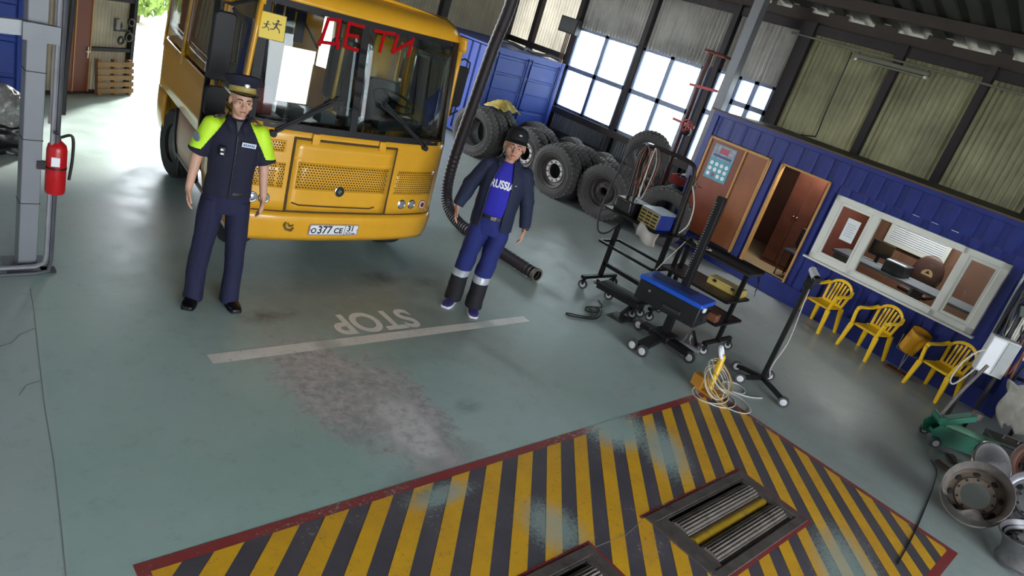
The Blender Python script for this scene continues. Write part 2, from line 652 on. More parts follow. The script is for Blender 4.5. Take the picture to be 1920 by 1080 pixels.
def corr(mb, p0, p1, z0, z1, per=0.095, amp=0.024, z0b=None, z1b=None):
    """corrugated sheet standing between two plan points"""
    p0, p1 = Vector(p0), Vector(p1)
    L = (p1 - p0).length
    d = (p1 - p0) / L
    nrm = Vector((-d.y, d.x))
    n = max(4, int(L / per * 6))
    z0b = z0 if z0b is None else z0b
    z1b = z1 if z1b is None else z1b
    vs, fs = [], []
    for i in range(n + 1):
        s = L * i / n
        q = p0 + d * s + nrm * (amp * math.sin(2 * PI * s / per))
        k = i / n
        vs += [(q.x, q.y, z0 + (z0b - z0) * k), (q.x, q.y, z1 + (z1b - z1) * k)]
    for i in range(n):
        fs.append((2 * i, 2 * i + 2, 2 * i + 3, 2 * i + 1))
    return mb.add(vs, fs)


wall_r = sempty('wall_right')
POSTS = [14.55, 13.55, 12.15, 10.1, 8.1, 6.55, 4.8, 3.4, 2.0, 0.5, -1.2, -3.0, -5.0]
for i, y in enumerate(POSTS):
    w = {6.55: .26, 14.55: .22}.get(y, .13)
    MB().b(XR - .16, XR - .02, y - w / 2, y + w / 2, 0, ZE).build('wall_post', M_STEELDK, wall_r)
for a, b in zip(POSTS, POSTS[1:] + [YF]):
    if a >= 8.0:
        lo = 3.02 if a <= 12.2 else 0.0
        m = M_SHEET_W if a > 12.2 else M_SHEET_G
    elif a > 6.6:
        lo, m = 3.06, M_SHEET_G
    else:
        lo, m = 0.0, M_SHEET_Y
    if a - b < .1:
        continue
    corr(MB(), (XR, a), (XR, b), lo, ZE).build('corrugated_sheet', m, wall_r, solid=.002)
for y0, y1 in ((12.15, 10.1), (10.1, 8.1), (8.1, 6.55)):
    corr(MB(), (XR, y0), (XR, y1), 0.55, 1.12, per=.075, amp=.02).build('sill_sheet', M_COLGREY, wall_r)
    MB().b(XR - .06, XR + .1, y1, y0, 0, 0.55).build('plinth', M_BASE, wall_r)
    MB().b(XR - .2, XR - .03, y1, y0, 0.95, 1.1).build('sill_beam', M_BASE, wall_r)
# girts
for z, y0, y1, h in ((2.25, 14.5, 12.2, .14), (4.22, 14.5, YF, .16)):
    MB().b(XR - .12, XR - .03, y1, y0, z - h / 2, z + h / 2).build('girt', M_STEELDK, wall_r)
M_PANE = glass_mat('dusty_window_glass', 'f4fbfb', 0.6, 0.05, frost=0.30)


def steel_window(name, y0, y1, z0, z1, zm, ncol):
    w = sempty(name, (XR - .06, y0, 0))
    L = y0 - y1
    fr = MB()
    t_ = .06
    for a, b, c0, d in ((0, L, z0, z0 + t_), (0, L, z1 - t_, z1), (0, t_, z0, z1), (L - t_, L, z0, z1), (0, L, zm - .05, zm + .05)):
        fr.b(-.05, .05, -b, -a, c0, d)
    fr.build('window_frame', M_FRAME, w)
    cw = L / ncol
    for i in range(1, ncol):
        MB().b(-.05, .05, -i * cw - .05, -i * cw + .05, z0, z1).build('mullion', M_FRAME, w)
    for i in range(ncol):
        for a, b in ((z0 + t_, zm - .05), (zm + .05, z1 - t_)):
            MB().b(-.003, .003, -(i + 1) * cw + .03, -i * cw - .03, a, b).build('pane', M_PANE, w, smooth=0)
    return w


steel_window('window_1', 12.08, 10.18, 1.10, 3.02, 2.06, 2)
steel_window('window_2', 10.02, 8.38, 1.10, 3.02, 2.06, 2)
steel_window('window_3', 8.03, 7.62, 1.12, 3.06, 2.2, 1)
steel_window('window_4', 7.52, 6.7, 1.12, 3.06, 2.55, 2)
portal('side_window_portal', (XR + .1, 9.4, 2.06), (0, R(90), 0), 2.0, 5.4)
for a, b in ((8.36, 8.17), (7.6, 7.54)):
    corr(MB(), (XR, a), (XR, b), 1.1, 3.06, per=.075).build('corrugated_sheet', M_FRAME, wall_r)

# rear wall with the gate opening the bus came through
wall_b = sempty('wall_rear')
for xa, xb, za in ((XR, 8.6, 0), (8.6, 2.0, 4.2), (2.0, XL, 0)):
    corr(MB(), (xa, YB), (xb, YB), za, 6.6, per=.1, amp=.024).build('corrugated_sheet', M_SHEET_D, wall_b)
for x in (13.1, 11.0, 8.55, 2.05):
    MB().b(x - .1, x + .1, YB - .2, YB - .03, 0, 4.6).build('wall_post', M_STEELDK, wall_b)
MB().b(2, 8.6, YB - .2, YB - .03, 4.15, 4.4).build('gate_lintel', M_STEELDK, wall_b)

# left wall and front wall (behind the camera, with the entry gate)
wall_l = sempty('wall_left')
corr(MB(), (XL, YF), (XL, YB), 0, ZE, per=.12).build('corrugated_sheet', M_SHEET_G, wall_l)
wall_f = sempty('wall_front')
corr(MB(), (XL, YF), (-2.0, YF), 0, 6.6, per=.12).build('corrugated_sheet', M_SHEET_G, wall_f)
corr(MB(), (5.5, YF), (XR, YF), 0, 6.6, per=.12).build('corrugated_sheet', M_SHEET_G, wall_f)
corr(MB(), (-2.0, YF), (5.5, YF), 4.3, 6.6, per=.12).build('corrugated_sheet', M_SHEET_G, wall_f)

# roof: dark ribbed sheet on purlins and rafters, thin daylight slits over the eaves
ceil = sempty('ceiling')
XM, ZM = 4.65, 6.5
for xa, za, xb, zb in ((XR + .3, ZE + .14, XM, ZM), (XL - .3, ZE + .14, XM, ZM)):
    mb = MB()
    n = 120
    for i in range(n):
        y0 = YF - .2 + (YB - YF + .4) * i / n
        y1 = YF - .2 + (YB - YF + .4) * (i + 1) / n
        h = .05 if i % 2 else 0
        mb.add([(xa, y0, za + h), (xa, y1, za + h), (xb, y1, zb + h), (xb, y0, zb + h)], [(0, 1, 2, 3)])
        mb.add([(xa, y1, za), (xa, y1, za + .05), (xb, y1, zb + .05), (xb, y1, zb)], [(0, 1, 2, 3)])
    mb.build('roof_sheet', M_ROOF, ceil, smooth=0)
    for k in (.14, .32, .5, .68, .86):
        x, z = xa + (xb - xa) * k, za + (zb - za) * k
        MB().b(x - .05, x + .05, YF, YB, z - .2, z - .03).build('purlin', M_PURLIN, ceil)
for y in (13.4, -3.6):
    mb = MB()
    mb.bar((XR - .1, y, ZE - .05), (XM, y, ZM - .3), .12, .22)
    mb.bar((XL + .1, y, ZE - .05), (XM, y, ZM - .3), .12, .22)
    mb.bar((XR - .1, y, ZE - .1), (XL + .1, y, ZE - .1), .1, .12)
    for k in range(1, 6):
        xk = XR - .1 + (XM - XR) * k / 6
        mb.bar((xk, y, ZE - .1), (xk - .7, y, ZE + (ZM - ZE) * min(1, (k + .45) / 6) - .2), .06)
    mb.build('roof_truss', M_PURLIN, ceil)
MB().b(XR - .05, XR + .02, YF, YB, ZE - .02, ZE + .16).build('eave_board', M_PURLIN, ceil)
y = YF
random.seed(3)
while y < YB:
    d = random.uniform(.30, .85)
    g = random.uniform(.08, .45)
    MB().b(XR - .05, XR + .02, y, min(YB, y + g), ZE + .16, ZE + .24).build('eave_closer', M_PURLIN, ceil)
    y += d + g * .5

# free-standing grey columns
col = sempty('trim_1', (1.14, 5.95, 0))
MB().b(-.062, .062, -.07, .07, 0, 6.0).build('column_shaft', M_COLGREY, col, bevel=.006)
MB().b(-.14, .14, -.14, .14, 0, .02).build('base_plate', M_COLGREY, col)
for z in (.55, 1.05, 1.55):
    MB().b(-.065, .065, -.073, .073, z, z + .006).build('weld_seam', M_STEELDK, col)
col2 = sempty('trim_2', (12.6, 7.35, 0))
MB().b(-.1, .1, -.1, .1, 0, 4.9).build('column_shaft', M_COLGREY, col2, bevel=.006)

# the opened gate leaf with its brown wicket door
LD = math.atan2(.63, 1.05)
leaf = sempty('door_1', (2.45, 11.42, 0), LD)
corr(MB(), (-1.9, .05), (1.27, .05), .02, 3.9, per=.06, amp=.01).build('corrugated_sheet', M_LEAFSHEET, leaf)
M_DOORBR = M('brown_door_skin', '6b3626', 0.5, var=.12, scale=3)
M_TRIMY = M('ochre_wood_trim', 'b98a4c', 0.5)
for a, b in ((-.02, .23), (.245, .50)):
    MB().b(a, b, -.03, .03, .03, 1.9).build('door_panel', M_DOORBR, leaf, bevel=.005)
for a in (-.03, .23, .50):
    MB().b(a, a + .015, -.04, .03, .03, 1.9).build('door_trim', M_TRIMY, leaf)
mb = MB()
mb.b(.455, .475, -.045, -.03, .52, .68)
mb.bar((.465, -.07, .62), (.40, -.07, .62), .014)
mb.bar((.465, -.07, .62), (.465, -.03, .62), .014)
mb.build('door_handle', M('zinc_handle', 'b8b4ae', .35, .8), leaf)
MB().b(-1.9, 1.29, -.05, .06, 0, .03).build('bottom_rail', M_STEELDK, leaf)
MB().b(1.25, 1.31, -.04, .08, 0, 3.9).build('edge_post', M_STEELDK, leaf)
for z in (.62, 1.35):
    MB().b(.52, 1.27, -.03, .04, z, z + .05).build('cross_rail', M_STEELDK, leaf)

# outside
ground = struct(MB().add([(-60, 14.6, -.03), (90, 14.6, -.03), (90, 90, -.03), (-60, 90, -.03)], [(0, 1, 2, 3)]).add([(13.3, -60, -.03), (90, -60, -.03), (90, 14.6, -.03), (13.3, 14.6, -.03)], [(0, 1, 2, 3)]).add([(-60, -60, -.03), (13.3, -60, -.03), (13.3, -6, -.03), (-60, -6, -.03)], [(0, 1, 2, 3)]).add([(-60, -6, -.03), (-5, -6, -.03), (-5, 14.6, -.03), (-60, 14.6, -.03)], [(0, 1, 2, 3)]).build('ground', M('sunlit_concrete_yard', 'd9d4ca', .9, var=.08, scale=.4), smooth=0))
# ================================================================ the yellow bus
M_BUS = M('bus_yellow_paint', 'e3a62a', 0.33, 0.0, var=.05, scale=3, coat=.5)
M_BUSD = M('bus_seam_shadow', '4a3416', 0.8)
M_RUB = M('black_rubber', '17151a', 0.6, bump=.1)
M_PLAST = M('dark_grey_plastic', '2b2c30', 0.5)
M_SEAT = M('grey_seat_fabric', '5a5a5e', 0.9, bump=.3)
M_SEATD = M('dark_seat_fabric', '24242c', 0.9, bump=.3)
M_WHITE = M('white_plate', 'e9e9ee', 0.35, var=.03)
M_BLACK = M('black_ink', '111114', 0.5)
M_REDT = M('red_tape', 'a8101a', 0.9, var=.05, spec=.1)
M_SIGNY = M('sign_yellow', 'e8c93e', 0.5, var=.03)
M_CHROME = M('chrome', 'd8d8dc', 0.15, 1.0, var=.03)
M_LENSR = M('red_lens', 'a01c24', 0.15)
M_LENSC = M('clear_lens', 'c9ccd6', 0.08, 0.7, var=.25, scale=40)
M_ORANGE = M('orange_lens', 'd96a1c', 0.3)
M_WS = glass_mat('windscreen_glass', 'e3ebea', 0.85, 0.01)
M_TYRE = M('tyre_rubber', '2c2a2b', 0.85, var=.25, scale=10, bump=.35)
M_INT = M('bus_interior_grey', '6d6f72', 0.8)
M_CURT = M('navy_curtain', '1d1c2e', 0.9)

bus = thing('bus', 'yellow school bus with red tape lettering across its split windscreen', 'bus', (3.64, 5.6, 0), R(0.4))
UL, UR, BV = -1.02, 1.20, 3.65


def lerp_tab(z, tab):
    if z <= tab[0][0]:
        return tab[0][1]
    for (a, va), (b, vb) in zip(tab, tab[1:]):
        if z <= b:
            return va + (vb - va) * (z - a) / (b - a)
    return tab[-1][1]


PR = [(0.3, .06), (.42, .02), (.6, 0), (.66, .03), (1.42, .06), (1.46, .07), (2.44, .22), (2.52, .24), (2.58, .30), (2.64, .48)]


def surf(u, z):
    c = (u - .075) / 1.125
    return .11 * abs(c) ** 3 + .10 * max(0, abs(c) - .86) ** 2 * 40 * .5 + lerp_tab(z, PR)


def BP(u, v, z):
    return (u + .13 * max(0.0, v - .25), v, z)


def F(u, z, off=0.0):
    return BP(u, surf(u, z) - off, z)


def wid(z):
    """u limits of the body at height z"""
    k = lerp_tab(z, [(.36, -.05), (.45, 0), (.66, .02), (1.4, .02), (2.42, -.03), (2.52, -.05), (2.64, -.16)])
    return UL - k, UR + k


def patch(name, u0, u1, z0, z1, off, mat, parent=bus, nu=16, nz=4, thick=.02, full=False):
    def fn(a, b):
        z = z0 + (z1 - z0) * b
        if full:
            l, r = wid(z)
            return F(l + (r - l) * a, z, off)
        return F(u0 + (u1 - u0) * a, z, off)
    return MB().grid(fn, nu, nz).build(name, mat, parent, solid=thick)


def fstrip(mb, pts, w, off):
    """flat strip along (u, z) points lying on the front"""
    P = [Vector(p) for p in pts]
    out = []
    for a, b in zip(P, P[1:]):
        n = max(1, int((b - a).length / .12))
        for i in range(n):
            out.append(a + (b - a) * i / n)
    out.append(P[-1])
    for a, b in zip(out, out[1:]):
        d = (b - a).normalized()
        q = Vector((-d.y, d.x)) * w / 2
        e = d * w * .3
        vs = []
        for o_ in (off, off - .008):
            vs += [F(*(a + q - e), o_), F(*(b + q + e), o_), F(*(b - q + e), o_), F(*(a - q - e), o_)]
        mb.add(vs, [(3, 2, 1, 0), (4, 5, 6, 7), (0, 1, 5, 4), (1, 2, 6, 5), (2, 3, 7, 6), (3, 0, 4, 7)])
    return mb


def at_front(u, z, off=0.0):
    """matrix whose local xy lies on the front and z points out of it"""
    e = .02
    du = (Vector(F(u + e, z)) - Vector(F(u - e, z))).normalized()
    dz = (Vector(F(u, z + e)) - Vector(F(u, z - e))).normalized()
    n = du.cross(dz).normalized()
    dz = n.cross(du)
    p = Vector(F(u, z)) + n * off
    return Matrix(((du.x, dz.x, n.x, p.x), (du.y, dz.y, n.y, p.y), (du.z, dz.z, n.z, p.z), (0, 0, 0, 1)))


# bumper, nose and roof cap
bump = patch('bumper', 0, 0, .36, .645, .012, M_BUS, nu=28, nz=6, full=True)
nose = patch('nose_panel', 0, 0, .65, 1.44, 0, M_BUS, nu=28, nz=8, full=True)
fstrip(MB(), [(UL + .03, .648), (UR - .03, .648)], .016, .014).build('seam', M_BUSD, nose)
fstrip(MB(), [(UL + .05, .405), (UR - .05, .405)], .02, .022).build('lip', M_BUS, bump)
hood = patch('hood', -.575, .495, .662, 1.335, .014, M_BUS, nu=14, nz=8, thick=.012)
sm = MB()
fstrip(sm, [(-.585, .655), (-.585, 1.345), (.505, 1.345), (.505, .655), (-.585, .655)], .022, .020)
sm.build('seam', M_BUSD, nose)
fstrip(MB(), [(-.53, .742), (-.46, .722), (.31, .712), (.36, .728)], .014, .024).build('handle_recess', M_BUSD, hood)
fstrip(MB(), [(-.56, 1.165), (.48, 1.165)], .014, .022).build('crease', M_BUS, hood)
fstrip(MB(), [(-.56, .855), (.48, .85)], .010, .020).build('crease', M_BUS, hood)
for u in (-.398, .317):
    mb = MB(at_front(u, 1.355, .02))
    mb.box((0, 0, .01), (.075, .10, .02))
    mb.build('hinge', M_BUS, hood, bevel=.006)


def grille(parent, u0, u1, z0, z1, off, du, dz, sw, sh, gaps=()):
    back = patch('grille', u0, u1, z0, z1, off, M_BUS, parent, nu=10, nz=3, thick=.01)
    mb = MB()
    r = 0
    z = z0 + dz
    while z < z1 - dz * .5:
        u = u0 + du * (1 if r % 2 else .5)
        while u < u1 - du * .4:
            if not any(a < u < b for a, b in gaps):
                o_ = off + .007
                mb.add([F(u - sw / 2, z - sh / 2, o_), F(u + sw / 2, z - sh / 2, o_), F(u + sw / 2, z + sh / 2, o_), F(u - sw / 2, z + sh / 2, o_)], [(0, 1, 2, 3)])
            u += du
        z += dz
        r += 1
    s = mb.build('grille_slots', M_BUSD, back, smooth=0)
    s['kind'] = 'stuff'
    return back


grille(hood, -.525, .455, .872, 1.135, .018, .030, .024, .016, .013)
grille(nose, .575, 1.12, .862, 1.120, .006, .027, .024, .014, .013)
grille(nose, -.93, -.635, .868, 1.105, .006, .022, .022, .012, .014, gaps=((-.855, -.835), (-.785, -.765), (-.715, -.695)))
ug = grille(nose, -.965, -.665, 1.195, 1.315, .006, .024, .022, .014, .013)
fstrip(MB(), [(-.97, 1.19), (-.66, 1.195), (-.65, 1.215), (-.655, 1.32), (-.97, 1.315)], .012, .016).build('rim', M_BUS, ug)

# head lamps in their shallow bays
for bay in (((.60, .70), (.66, .815), (1.12, .80), (1.15, .69)), ((-.95, .80), (-.74, .82), (-.66, .78), (-.60, .70))):
    fstrip(MB(), bay, .010, .008).build('lamp_bay_edge', M_BUS, nose)
for u, z, m in ((.72, .758, M_LENSC), (.86, .757, M_LENSC), (1.02, .748, M_LENSR), (-.885, .761, M_LENSC), (-.78, .762, M_LENSC)):
    mb = MB(at_front(u, z, .0))
    mb.lathe([(.052, 0), (.052, .014), (.044, .018), (.042, .012)], 20)
    lamp = mb.build('head_lamp', M_CHROME, bus)
    mb = MB(at_front(u, z, .0))
    mb.lathe([(.043, .010), (.03, .017), (.012, .021), (.001, .021)], 20)
    mb.build('lens', m, lamp)
    if m is M_LENSR:
        mb = MB(at_front(u, z, .0))
        mb.lathe([(.043, .016), (.031, .020), (.029, .019)], 20)
        mb.build('lens_ring', M_WHITE, lamp)
# emblem
mb = MB(at_front(-.065, .875, .024))
mb.lathe([(.052, -.01), (.052, .006), (.046, .009), (.044, .005), (.001, .005)], 24)
em = mb.build('emblem', M_CHROME, hood)
MB(at_front(-.065, .875, .024)).lathe([(.0435, .004), (.0435, .007), (.001, .007)], 24).build('emblem_field', M('emblem_dark', '1e2a28', .3), em)
MB(at_front(-.065, .875, .024)).prism([(-.026, -.006), (.004, -.026), (.026, .006), (-.004, .026)], .006, .011).build('emblem_mark', M_CHROME, em)
# number plate
PM = at_front(-.058, .495, .034)
pl = MB(PM).prism(rrect(-.27, .27, -.058, .058, .012), 0, .006).build('number_plate', M_WHITE, bus)
mb = MB(PM)
frame_prism(mb, rrect(-.268, .268, -.056, .056, .012), rrect(-.263, .263, -.051, .051, .010), .006, .0075)
mb.box((.118, 0, .0068), (.005, .104, .0015))
mb.build('plate_border', M_BLACK, pl, smooth=0)


def plate_text(txt, size, x, y, sx=.9, mat=M_BLACK, bold=.002):
    me = text_mesh(txt, size, .0006, bold, sx)
    me.transform(PM @ Matrix.Translation((x, y, .0072)))
    me.materials.clear()
    me.materials.append(mat)
    o = bpy.data.objects.new('plate_lettering', me)
    COL.objects.link(o)
    o.parent = pl


plate_text('O', .078, -.222, -.010)
plate_text('377', .118, -.105, -.002, .88)
plate_text('CE', .082, .046, -.010, 1.0)
plate_text('31', .084, .182, .014, .95)
plate_text('RUS', .034, .165, -.036, 1.0, bold=.0005)
for k, (cl) in enumerate((M_WHITE, M('flag_blue', '2a50a8', .5), M('flag_red', 'c02430', .5))):
    MB(PM).box((.222, -.028 - .0075 * k, .0068), (.04, .0075, .0012)).build('plate_flag_band', cl, pl, smooth=0)
for x in (-.256, .252):
    MB(PM).lathe([(.005, .006), (.005, .008), (.0001, .008)], 8, Matrix.Translation((x, 0, 0))).build('plate_dot', M_BLACK, pl)
# tow eye, plug, recessed steps
mb = MB(at_front(-.525, .525, .012))
mb.tube([(-.035, .035, 0), (-.05, .01, .03), (-.03, -.03, .035), (.02, -.045, .03), (.045, -.02, .012)], .011, 8)
mb.tube([(-.02, .03, 0), (.0, .0, .03), (.04, .005, .01)], .009, 8)
mb.build('tow_eye', M('worn_tow_metal', '8a7a52', .5, .7), bump)
MB(at_front(.426, .544, .012)).lathe([(.016, 0), (.016, .006), (.007, .004), (.001, .001)], 14).build('tow_plug', M('plug_dark', '4a2a1c', .6), bump)
for u in (.93, -.90):
    fstrip(MB(), [(u - .075, .445), (u + .075, .445), (u + .075, .50), (u + .045, .56), (u - .02, .575), (u - .075, .445)], .010, .018).build('step_recess', M_BUS, bump)

# windscreen: rubber frame, two panes, centre pillar
l, r_ = wid(1.45)
l2, r2 = wid(2.43)
WZ0, WZ1 = 1.455, 2.405
wsf = MB()
outer = [(l + .02, 1.42), (r_ - .02, 1.42), (r2 - .03, 2.46), (l2 + .03, 2.46)]
for (pts, w) in (([(l + .05, 1.435), (r_ - .05, 1.435)], .06), ([(l2 + .05, 2.435), (r2 - .05, 2.435)], .065), ([(l + .055, 1.44), (l2 + .055, 2.44)], .07), ([(r_ - .055, 1.44), (r2 - .055, 2.44)], .085), ([(-.028, 1.43), (-.022, 2.44)], .075)):
    fstrip(wsf, pts, w, .012)
wsf.build('windscreen_rubber', M_RUB, bus)
for u0, u1 in ((UL + .06, -.05), (0.0, UR - .07)):
    patch('windscreen_pane', u0, u1, WZ0, WZ1, .0, M_WS, bus, 10, 6, thick=.004)
# roof cap over the windscreen with its ridge and marker lamp
cap = patch('roof_cap', 0, 0, 2.455, 2.64, .015, M_BUS, nu=28, nz=8, full=True)
fstrip(MB(), [(l2 + .06, 2.492), (r2 - .06, 2.492)], .012, .022).build('seam', M_BUSD, cap)
mb = MB(at_front(1.06, 2.535, .015))
mb.lathe([(.03, -.01), (.03, .008), (.022, .014), (.001, .016)], 16)
mb.build('marker_lamp', M('lamp_amber_pale', 'd8c69a', .3), bus)

# sides, roof, rear, floor


def side(name, s, v0, v1, z0, z1, mat, parent=bus, off=0.0, thick=.03):
    def fn(a, b):
        v, z = v0 + (v1 - v0) * a, z0 + (z1 - z0) * b
        l, r = wid(z)
        u = (l - off) if s < 0 else (r + off)
        rear = max(0, v - (BV - .35)) / .35
        u -= s * .22 * rear ** 2
        return BP(u, v, z)
    return MB().grid(fn, max(2, int((v1 - v0) / .12)), 4).build(name, mat, parent, solid=thick)


V0 = .26
side('side_panel', -1, V0, 1.12, .40, 1.40, M_BUS)
side('side_panel', -1, 1.34, BV, .92, 1.46, M_BUS)
side('side_panel', 1, V0, BV, .40, 1.42, M_BUS)
hatch = side('luggage_hatch', -1, 1.36, 2.25, .42, .90, M('hatch_pale', 'd9b79a', .5, var=.1), thick=.02)
side('side_panel', -1, 2.95, BV, .42, .90, M_BUS)
side('arch_trim', -1, 2.25, 2.36, .42, .90, M_RUB, off=.01)
for s, segs in ((-1, ((V0 + .02, 1.08, 1.42, 2.40), (1.42, 2.38, 1.50, 2.36), (2.44, 3.35, 1.50, 2.36))), (1, ((.42, 1.30, 1.45, 2.36), (1.42, 2.38, 1.48, 2.36), (2.44, 3.35, 1.48, 2.36)))):
    for a, b, z0, z1 in segs:
        side('side_window', s, a, b, z0, z1, glass_mat('side_glass', 'dde3e3', .9, .02), thick=.004)
    side('cant_rail', s, V0 - .05, BV, 2.38, 2.52, M_BUS)
for s, v, w in ((-1, V0, .06), (-1, 1.07, .05), (-1, 1.17, .05), (-1, 1.36, .07), (-1, 2.41, .07), (-1, 3.42, .14), (1, .34, .14), (1, 1.36, .1), (1, 2.41, .07), (1, 3.42, .14)):
    side('pillar', s, v - w / 2, v + w / 2, 1.36, 2.42, M_BUS, off=.004)
# open folding door: black sheet stands in for shade in the slot, plus edge leaf
mb = MB()
mb.add([BP(UL + .12, 1.12, .4), BP(UL + .12, 1.34, .4), BP(UL + .12, 1.34, 2.36), BP(UL + .12, 1.12, 2.36)], [(0, 1, 2, 3)])
mb.build('door_slot_shade', M_RUB, bus, solid=.02)
mb = MB()
mb.bar(BP(UL - .03, 1.32, .42), BP(UL - .03, 1.32, 2.36), .045, .03)
mb.build('door_edge', M_RUB, bus)
side('sill_trim', -1, V0, 2.25, .36, .42, M('sill_metal', 'b9b2ae', .4, .6), off=.012)
mb = MB()
for a in (.47, .53):
    mb.sph(BP(UL - .03, a + .02, 1.02), (.018, .03, .02), 10, 6)
mb.build('side_marker_lamp', M_ORANGE, bus)


def roof_fn(a, b):
    v = .45 + (BV - .1 - .45) * b
    t_ = a * 2 - 1
    l, r = wid(2.5)
    u = (l + r) / 2 + (r - l) / 2 * math.sin(t_ * PI / 2)
    z = 2.50 + .16 * math.cos(t_ * PI / 2) ** .7
    return BP(u, v, z)


MB().grid(roof_fn, 16, 8).build('roof', M_BUS, bus, solid=.03)
rm = MB()
l, r = wid(1.4)
l, r = l + .2, r - .2
for a, b, z0, z1 in ((l, r, .4, .85), (l, .52, .85, 2.5), (1.0, r, .85, 2.5), (.52, 1.0, 1.6, 2.5)):
    rm.add([BP(a, BV - .02, z0), BP(b, BV - .02, z0), BP(b, BV - .02, z1), BP(a, BV - .02, z1)], [(0, 1, 2, 3)])
rm.build('rear_wall', M_BUS, bus, solid=.03)
MB().add([BP(UL + .03, .25, .82), BP(UR - .03, .25, .82), BP(UR - .2, BV, .82), BP(UL + .2, BV, .82)], [(0, 1, 2, 3)]).build('cabin_floor', M_PLAST, bus, solid=.04)
MB().add([BP(UL + .06, .35, .42), BP(UR - .06, .35, .42), BP(UR - .25, BV - .1, .42), BP(UL + .25, BV - .1, .42)], [(0, 1, 2, 3)]).build('underbody', M_RUB, bus, solid=.04)


def bus_tyre(u, v):
    x, y, _ = BP(u, v, 0)
    Mx = Matrix.Translation((x, y, .40)) @ Matrix.Rotation(R(90), 4, 'Y')
    mb = MB()
    mb.lathe([(.22, -.11), (.36, -.12), (.40, -.09), (.40, .09), (.36, .12), (.22, .11)], 28, Mx, closed=True)
    w = mb.build('wheel_tyre', M_TYRE, bus)
    MB().lathe([(.23, -.08), (.20, -.05), (.10, -.07), (.02, -.07)], 20, Mx).build('wheel_disc', M('wheel_disc_grey', '6e6c6a', .6, .3), w)


for u, v in ((UL + .26, .86), (UR - .18, .82), (UL + .14, 2.66), (UR - .2, 2.66)):
    bus_tyre(u, v)
side('mud_flap', -1, 2.34, 2.40, .12, .5, M_RUB, off=-.02)

# mirrors on black arms
for u, z0, z1, v, au in ((-1.33, 1.74, 2.27, .10, -1.0), (1.40, 1.78, 2.22, .46, 1.16)):
    mb = MB()
    mb.prism(rrect(u - .085, u + .085, z0, z1, .04), -v - .03, -v + .03, FRONT)
    mr = mb.build('mirror', M_RUB, bus, bevel=.01)
    mb = MB()
    mb.prism(rrect(u - .07, u + .07, z0 + .02, z1 - .02, .03), -v - .034, -v - .03, FRONT)
    mb.build('mirror_back', M_PLAST, mr)
    sg = 1 if u > 0 else -1
    mb = MB()
    if sg < 0:
        mb.tube([(au, .30, 2.40), (u + .06, v + .05, z1 + .06), (u - .02, v + .04, z1 + .06), (u - .02, v + .04, z1 - .1)], .014)
        mb.tube([(u + .07, v + .04, z1 + .03), (u + .16, v + .05, z1 - .05), (u + .16, v + .05, z0 + .15), (u + .05, v + .04, z0 + .1)], .012)
        mb.tube([(u, v + .03, z0 + .04), (u + .02, v + .02, z0 - .12), (u + .22, v + .2, z0 - .2)], .012)
        mb.prism(rrect(u - .06, u + .10, z0 - .30, z0 - .06, .04), -v - .05, -v, FRONT)
    else:
        mb.tube([(u - .08, v, z1 - .05), (u - .06, v, z1 + .05), (u, v, z1 + .08), (u + .09, v, z1 + .05), (u + .10, v, z1 - .06)], .01)
        mb.tube([(u - .10, v, z0 + .06), (u - .08, v, z0 - .06), (u, v, z0 - .1), (u + .09, v, z0 - .04)], .012)
        mb.tube([(u, v, z0 - .08), (u - .04, v + .1, z0 - .22), (au, .40, z0 - .36)], .014)
        mb.tube([(u, v, z0), (u, v, z0 - .09)], .012)
    mb.build('mirror_arm', M_RUB, bus)
# wipers
for (pu, pz), (eu, ez) in (((-.80, 1.36), (-.20, 1.74)), ((.85, 1.385), (.25, 1.76))):
    mb = MB()
    a, b = Vector(F(pu, pz, .03)), Vector(F(eu, ez, .05))
    mid_ = a.lerp(b, .55)
    mb.bar(a, mid_, .035, .02)
    mb.bar(a.lerp(b, .5), b, .016, .014)
    mb.bar(a + Vector((.02, 0, .035)), b + Vector((-.04, 0, -.01)), .014)
    mb.cyl(a + Vector((0, .03, 0)), a + Vector((0, -.03, 0)), .03, n=10)
    w = mb.build('wiper_arm', M_RUB, bus)
    mb = MB()
    d = (b - a).normalized()
    c_ = a.lerp(b, .62)
    sgn = 1 if pu < 0 else -1
    c0, c1 = F(eu - .02 * sgn, ez + .02, .022), F(pu + .12 * sgn, pz + .10, .022)
    mb.bar(Vector(c0), Vector(c1), .018, .012)
    mb.build('wiper_blade', M_RUB, w)

# letters in red tape on the glass
lt = MB()
for pts in ([(-.465, 2.185), (-.29, 2.20)], [(-.465, 2.16), (-.445, 2.215), (-.405, 2.385), (-.295, 2.40), (-.305, 2.22)], [(-.290, 2.165), (-.290, 2.22)],
            [(-.05, 2.395), (-.205, 2.395), (-.225, 2.195), (-.085, 2.185)], [(-.215, 2.295), (-.10, 2.300)],
            [(.065, 2.385), (.285, 2.40)], [(.175, 2.385), (.150, 2.215)],
            [(.325, 2.395), (.290, 2.235), (.490, 2.370)], [(.505, 2.40), (.475, 2.235)]):
    fstrip(lt, pts, .030, .012)
lt.build('windscreen_lettering', M_REDT, bus, smooth=0)
SM = at_front(-.875, 2.215, .012)
sg = MB(SM).box((0, 0, .002), (.215, .215, .004)).build('children_sign', M_SIGNY, bus, smooth=0)
mb = MB(SM)
frame_prism(mb, [(-.107, -.107), (.107, -.107), (.107, .107), (-.107, .107)], [(-.103, -.103), (.103, -.103), (.103, .103), (-.103, .103)], .004, .005)


